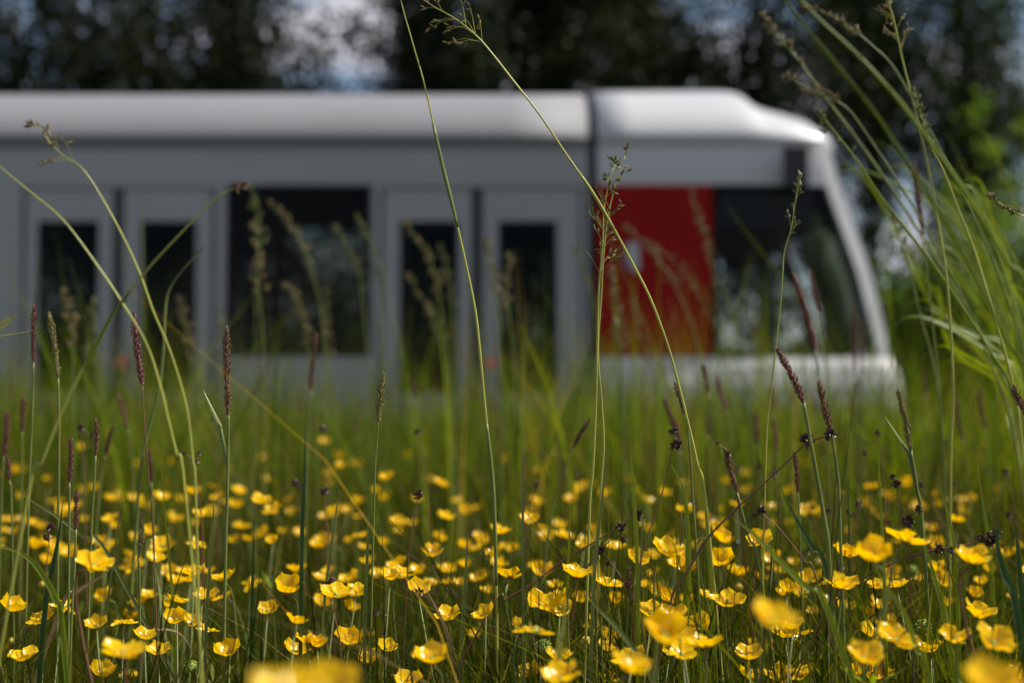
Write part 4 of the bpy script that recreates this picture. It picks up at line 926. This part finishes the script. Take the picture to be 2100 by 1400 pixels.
W([(1838, 992, 24, 0), (1831, 978, 14, 0)], [(1838, 992), (1845, 1030), (1855, 1075), (1862, 1120), (1866, 1200)], 1.0, 'black rush cluster on an upright stalk')
W([(1885, 1045, 20, 0), (1860, 1068, 28, 1)], [(1885, 1045), (1855, 1065), (1830, 1085), (1790, 1125), (1740, 1190), (1700, 1260)], 1.0, 'pair of rush clusters above the flat buttercup')
W([(2030, 1105, 34, 0), (2045, 1092, 20, 0), (2010, 1103, 20, 0)], [(2010, 1108), (1970, 1118), (1900, 1130), (1830, 1155), (1770, 1195), (1710, 1240)], 1.0, 'wide black rush cluster at the end of a low slanting stalk')
W([(1925, 1125, 24, 0), (1950, 1128, 16, 0)], [(1915, 1128), (1860, 1145), (1800, 1165), (1750, 1200), (1690, 1260)], 1.0, 'brown rush cluster lower on the parallel stalk')
W([(1560, 1050, 26, 0), (1547, 1056, 14, 0)], [(1560, 1052), (1590, 1075), (1620, 1110), (1650, 1150), (1680, 1210)], 1.0, 'small black rush cluster with stalk falling right')
W([(1305, 1057, 28, 0), (1272, 1080, 24, 1)], [(1300, 1060), (1262, 1084), (1220, 1110), (1160, 1145), (1100, 1190), (1040, 1228), (1000, 1260)], 1.0, 'spiky black rush clusters on a long slanting dark stalk', sr=.0008)
W([(1278, 1107, 16, 0)], [(1278, 1098), (1262, 1100), (1230, 1128), (1200, 1170), (1180, 1230)], 1.0, 'tiny hanging black rush cluster')
W([(1231, 1128, 22, 0), (1246, 1154, 14, 1)], [(1231, 1128), (1250, 1150), (1275, 1185), (1300, 1235), (1318, 1290)], 1.0, 'greyish rush cluster above the flat buttercup')
W([(859, 1214, 26, 0)], [(865, 1210), (880, 1230), (900, 1262), (920, 1310), (935, 1390)], 1.0, 'round black rush cluster beside the side-on buttercup')
W([(856, 1017, 22, 0), (862, 1008, 12, 0)], [(855, 1020), (850, 1060), (842, 1120), (835, 1190)], 1.1, 'dark rush cluster in mid view')
W([(672, 1200, 24, 0), (682, 1190, 14, 0)], [(672, 1205), (680, 1240), (692, 1290), (700, 1360)], 1.0, 'black rush cluster right of the cupped buttercup')
W([(770, 1256, 14, 0), (786, 1258, 12, 0)], [(772, 1260), (758, 1290), (742, 1330), (735, 1390)], 1.05, 'faint dark rush cluster low among flowers')
W([(165, 878, 18, 0), (188, 892, 14, 0)], [(166, 885), (168, 920), (172, 980)], 1.3, 'reddish rush cluster at upper left')
W([(400, 947, 15, 0), (375, 930, 12, 0), (407, 930, 11, 0)], [(398, 945), (402, 980), (410, 1040), (416, 1110)], 1.2, 'three small dark rush clusters')
W([(857, 886, 16, 0)], [(857, 890), (866, 925), (875, 980)], 1.4, 'blurred brown rush cluster')
W([(661, 880, 17, 0)], [(661, 885), (664, 930), (666, 990)], 1.6, 'brown rush cluster over a far flower')
W([(440, 858, 15, 0)], [(440, 862), (444, 910), (446, 980)], 1.6, 'soft brown rush cluster')
W([(605, 990, 18, 0), (618, 996, 16, 0)], [(606, 994), (612, 1040), (618, 1100)], 1.3, 'soft dark pair of rush clusters')
W([(665, 1008, 20, 0)], [(665, 1012), (668, 1060), (676, 1130)], 1.3, 'soft black rush cluster with one head')
W([(103, 1082, 20, 0), (98, 1100, 20, 0)], [(102, 1095), (98, 1140), (92, 1200)], 1.15, 'black rush clusters among yellow flowers at the far left')
W([(1801, 888, 15, 0)], [(1800, 892), (1806, 930), (1812, 990)], 1.3, 'small tan rush cluster right of centre')
W([(1472, 908, 9, 0), (1492, 930, 16, 1)], [(1472, 908), (1490, 930), (1500, 975), (1515, 1040)], 1.0, 'dark beak-like rush cluster below the cab window')
W([(1740, 1050, 12, 0)], [(1740, 1052), (1742, 1080), (1746, 1150)], 1.2, 'tiny black rush cluster')
for k in range(84):
    D = hr.uniform(1.3, 3.2); px = hr.choice([hr.uniform(1500, 2080), hr.uniform(1500, 2080), hr.uniform(20, 2080)]); z = hr.uniform(.30, .40); _, py = pix((0, D, z)); s = .0075 / D * FPX
    dx = hr.uniform(-20, 20); W([(px, py, s, 0)], [(px, py + 2), (px + dx, py + 60), (px + dx * 1.5, py + 140)], D, hr.choice(['small blurred dark rush cluster', 'soft brown speck-like rush cluster', 'blurred black rush cluster']))
# individual conspicuous blades
def hero_blade(px_pts, D, wpx, m, label, fold=.25, taper=True):
    pts = [P(a, b, D) for a, b in px_pts]; full = ground_chain(pts); base = full[-1].copy(); base.z = 0; root = tag(empty('grass_shoot', base), label, 'grass blade', 'single blades standing out')
    pp = catmull([p - base for p in full], 5); k = len(pp); w = wpx / FPX * D; mb = MB()
    mb.ribbon(pp, [w * min(1, .06 + 2.2 * i / (k - 1)) for i in range(k)], Vector((1, .15, .1)).normalized(), fold); mb.build('leaf', m, root)
M_dkg = mat('deep green leaf', (.035, .085, .02), rough=.35, trans=.3, tcol=(1.4, 1.4, .5), var=.2, scale=20)
hero_blade([(626, 868), (625, 930), (623, 1000), (620, 1080), (618, 1180)], 1.0, 8, M_dkg, 'sharp dark green upright blade below the wide window')
hero_blade([(-30, 1118), (20, 1125), (60, 1145), (90, 1180), (115, 1230), (130, 1300)], .92, 12, G_bright, 'arching green blade at the left edge')
hero_blade([(18, 990), (60, 1022), (120, 1060), (170, 1100), (230, 1150)], 1.1, 7, G_stem, 'thin grey-green blade slanting down from the left edge')
hero_blade([(245, 1140), (215, 1175), (185, 1195), (155, 1215), (120, 1260)], 1.05, 8, G_straw, 'dry brown bent blade under the left buttercups')
hero_blade([(398, 1345), (380, 1310), (355, 1293), (320, 1290), (300, 1310), (290, 1360)], 1.0, 6, G_straw, 'dry pinkish blade curling over at the lower left')
hero_blade([(858, 1185), (880, 1218), (900, 1255), (918, 1300), (928, 1350), (935, 1400)], 1.0, 6, G_straw, 'pale and red dry blade beside the round black rush cluster')
hero_blade([(1025, 720), (1035, 780)], 2.0, 8, G_bright, 'blurred bright blade in front of the right-hand door leaf')
hero_blade([(1160, 1225), (1154, 1290), (1145, 1360)], .8, 13, SY, 'thick pale blurred blade below the open buttercup')
hero_blade([(1200, 1215), (1225, 1245), (1260, 1280), (1300, 1330), (1340, 1400)], .85, 10, G_stem, 'blurred green blade slanting down right under the red panel')
hero_blade([(1870, 1075), (1895, 1120), (1915, 1180), (1935, 1250), (1945, 1320), (1960, 1400)], .95, 12, G_bright, 'long green blade curving down below the tram nose')
hero_blade([(1785, 1140), (1810, 1190), (1850, 1250), (1880, 1330), (1905, 1400)], .82, 11, G_bright, 'bright stem-like blade under the blurred pair of buttercups')
hero_blade([(1600, 1000), (1630, 1060), (1665, 1120), (1700, 1190)], 1.0, 11, M_dkg, 'broad green blade left of the olive seed spike')
hero_blade([(1500, 1060), (1540, 1090), (1600, 1150), (1660, 1210), (1700, 1260)], .85, 11, G_bright, 'blurred blade passing behind the buttercup under the cab window')
hero_blade([(1925, 990), (1940, 1040), (1955, 1110), (1962, 1200), (1965, 1290)], 1.0, 9, G_bright, 'pale green upright blade under the leaning sheaf')
hero_blade([(2050, 1065), (2045, 1120), (2060, 1180), (2085, 1260)], .95, 18, M_dkg, 'broad dark green blade near the right edge')
hero_blade([(2075, 1060), (2085, 1110), (2090, 1180), (2098, 1280)], .97, 13, M_dkg, 'second broad dark green blade at the right edge')
hero_blade([(130, 1020), (120, 1100), (105, 1180), (90, 1280)], 1.0, 11, M_dkg, 'dark green blade leaning right at the lower left')
hero_blade([(1375, 950), (1400, 1000), (1410, 1080), (1410, 1200), (1405, 1260)], 1.0, 13, G_bright, 'broad bright blade behind the cupped buttercup under the red panel')
hero_blade([(1440, 880), (1432, 940), (1440, 1000), (1450, 1080)], 1.05, 7, G_bright, 'thin bright blade beside the leaning plume stalk')
hero_blade([(-10, 690), (35, 683), (75, 675)][::-1] + [(-60, 705)], 1.0, 5, SY, 'short pale blade tip poking in at the left edge')
for k, (a, b) in enumerate([(1245, 900), (1290, 850), (1070, 850), (700, 950), (760, 960), (330, 940), (250, 1000), (520, 1060), (960, 1050), (1170, 1000), (1740, 960), (1800, 900), (2000, 900), (440, 1000), (560, 1200), (820, 1190), (1040, 1190), (1320, 1000)]):
    dx = hr.uniform(-35, 35); hero_blade([(a, b), (a - dx * .3, b + 90), (a - dx * .8, b + 200), (a - dx * 1.2, b + 330)], hr.uniform(.95, 1.2), hr.uniform(5, 9), hr.choice([M_dkg, G_stem, G_bright]),
        hr.choice(['upright', 'slim']) + ' green blade, ' + ORD[sorted([1245, 1290, 1070, 700, 760, 330, 250, 520, 960, 1170, 1740, 1800, 2000, 440, 560, 820, 1040, 1320]).index(a)] + ' of the slim blades below the tram')
finish_labels()
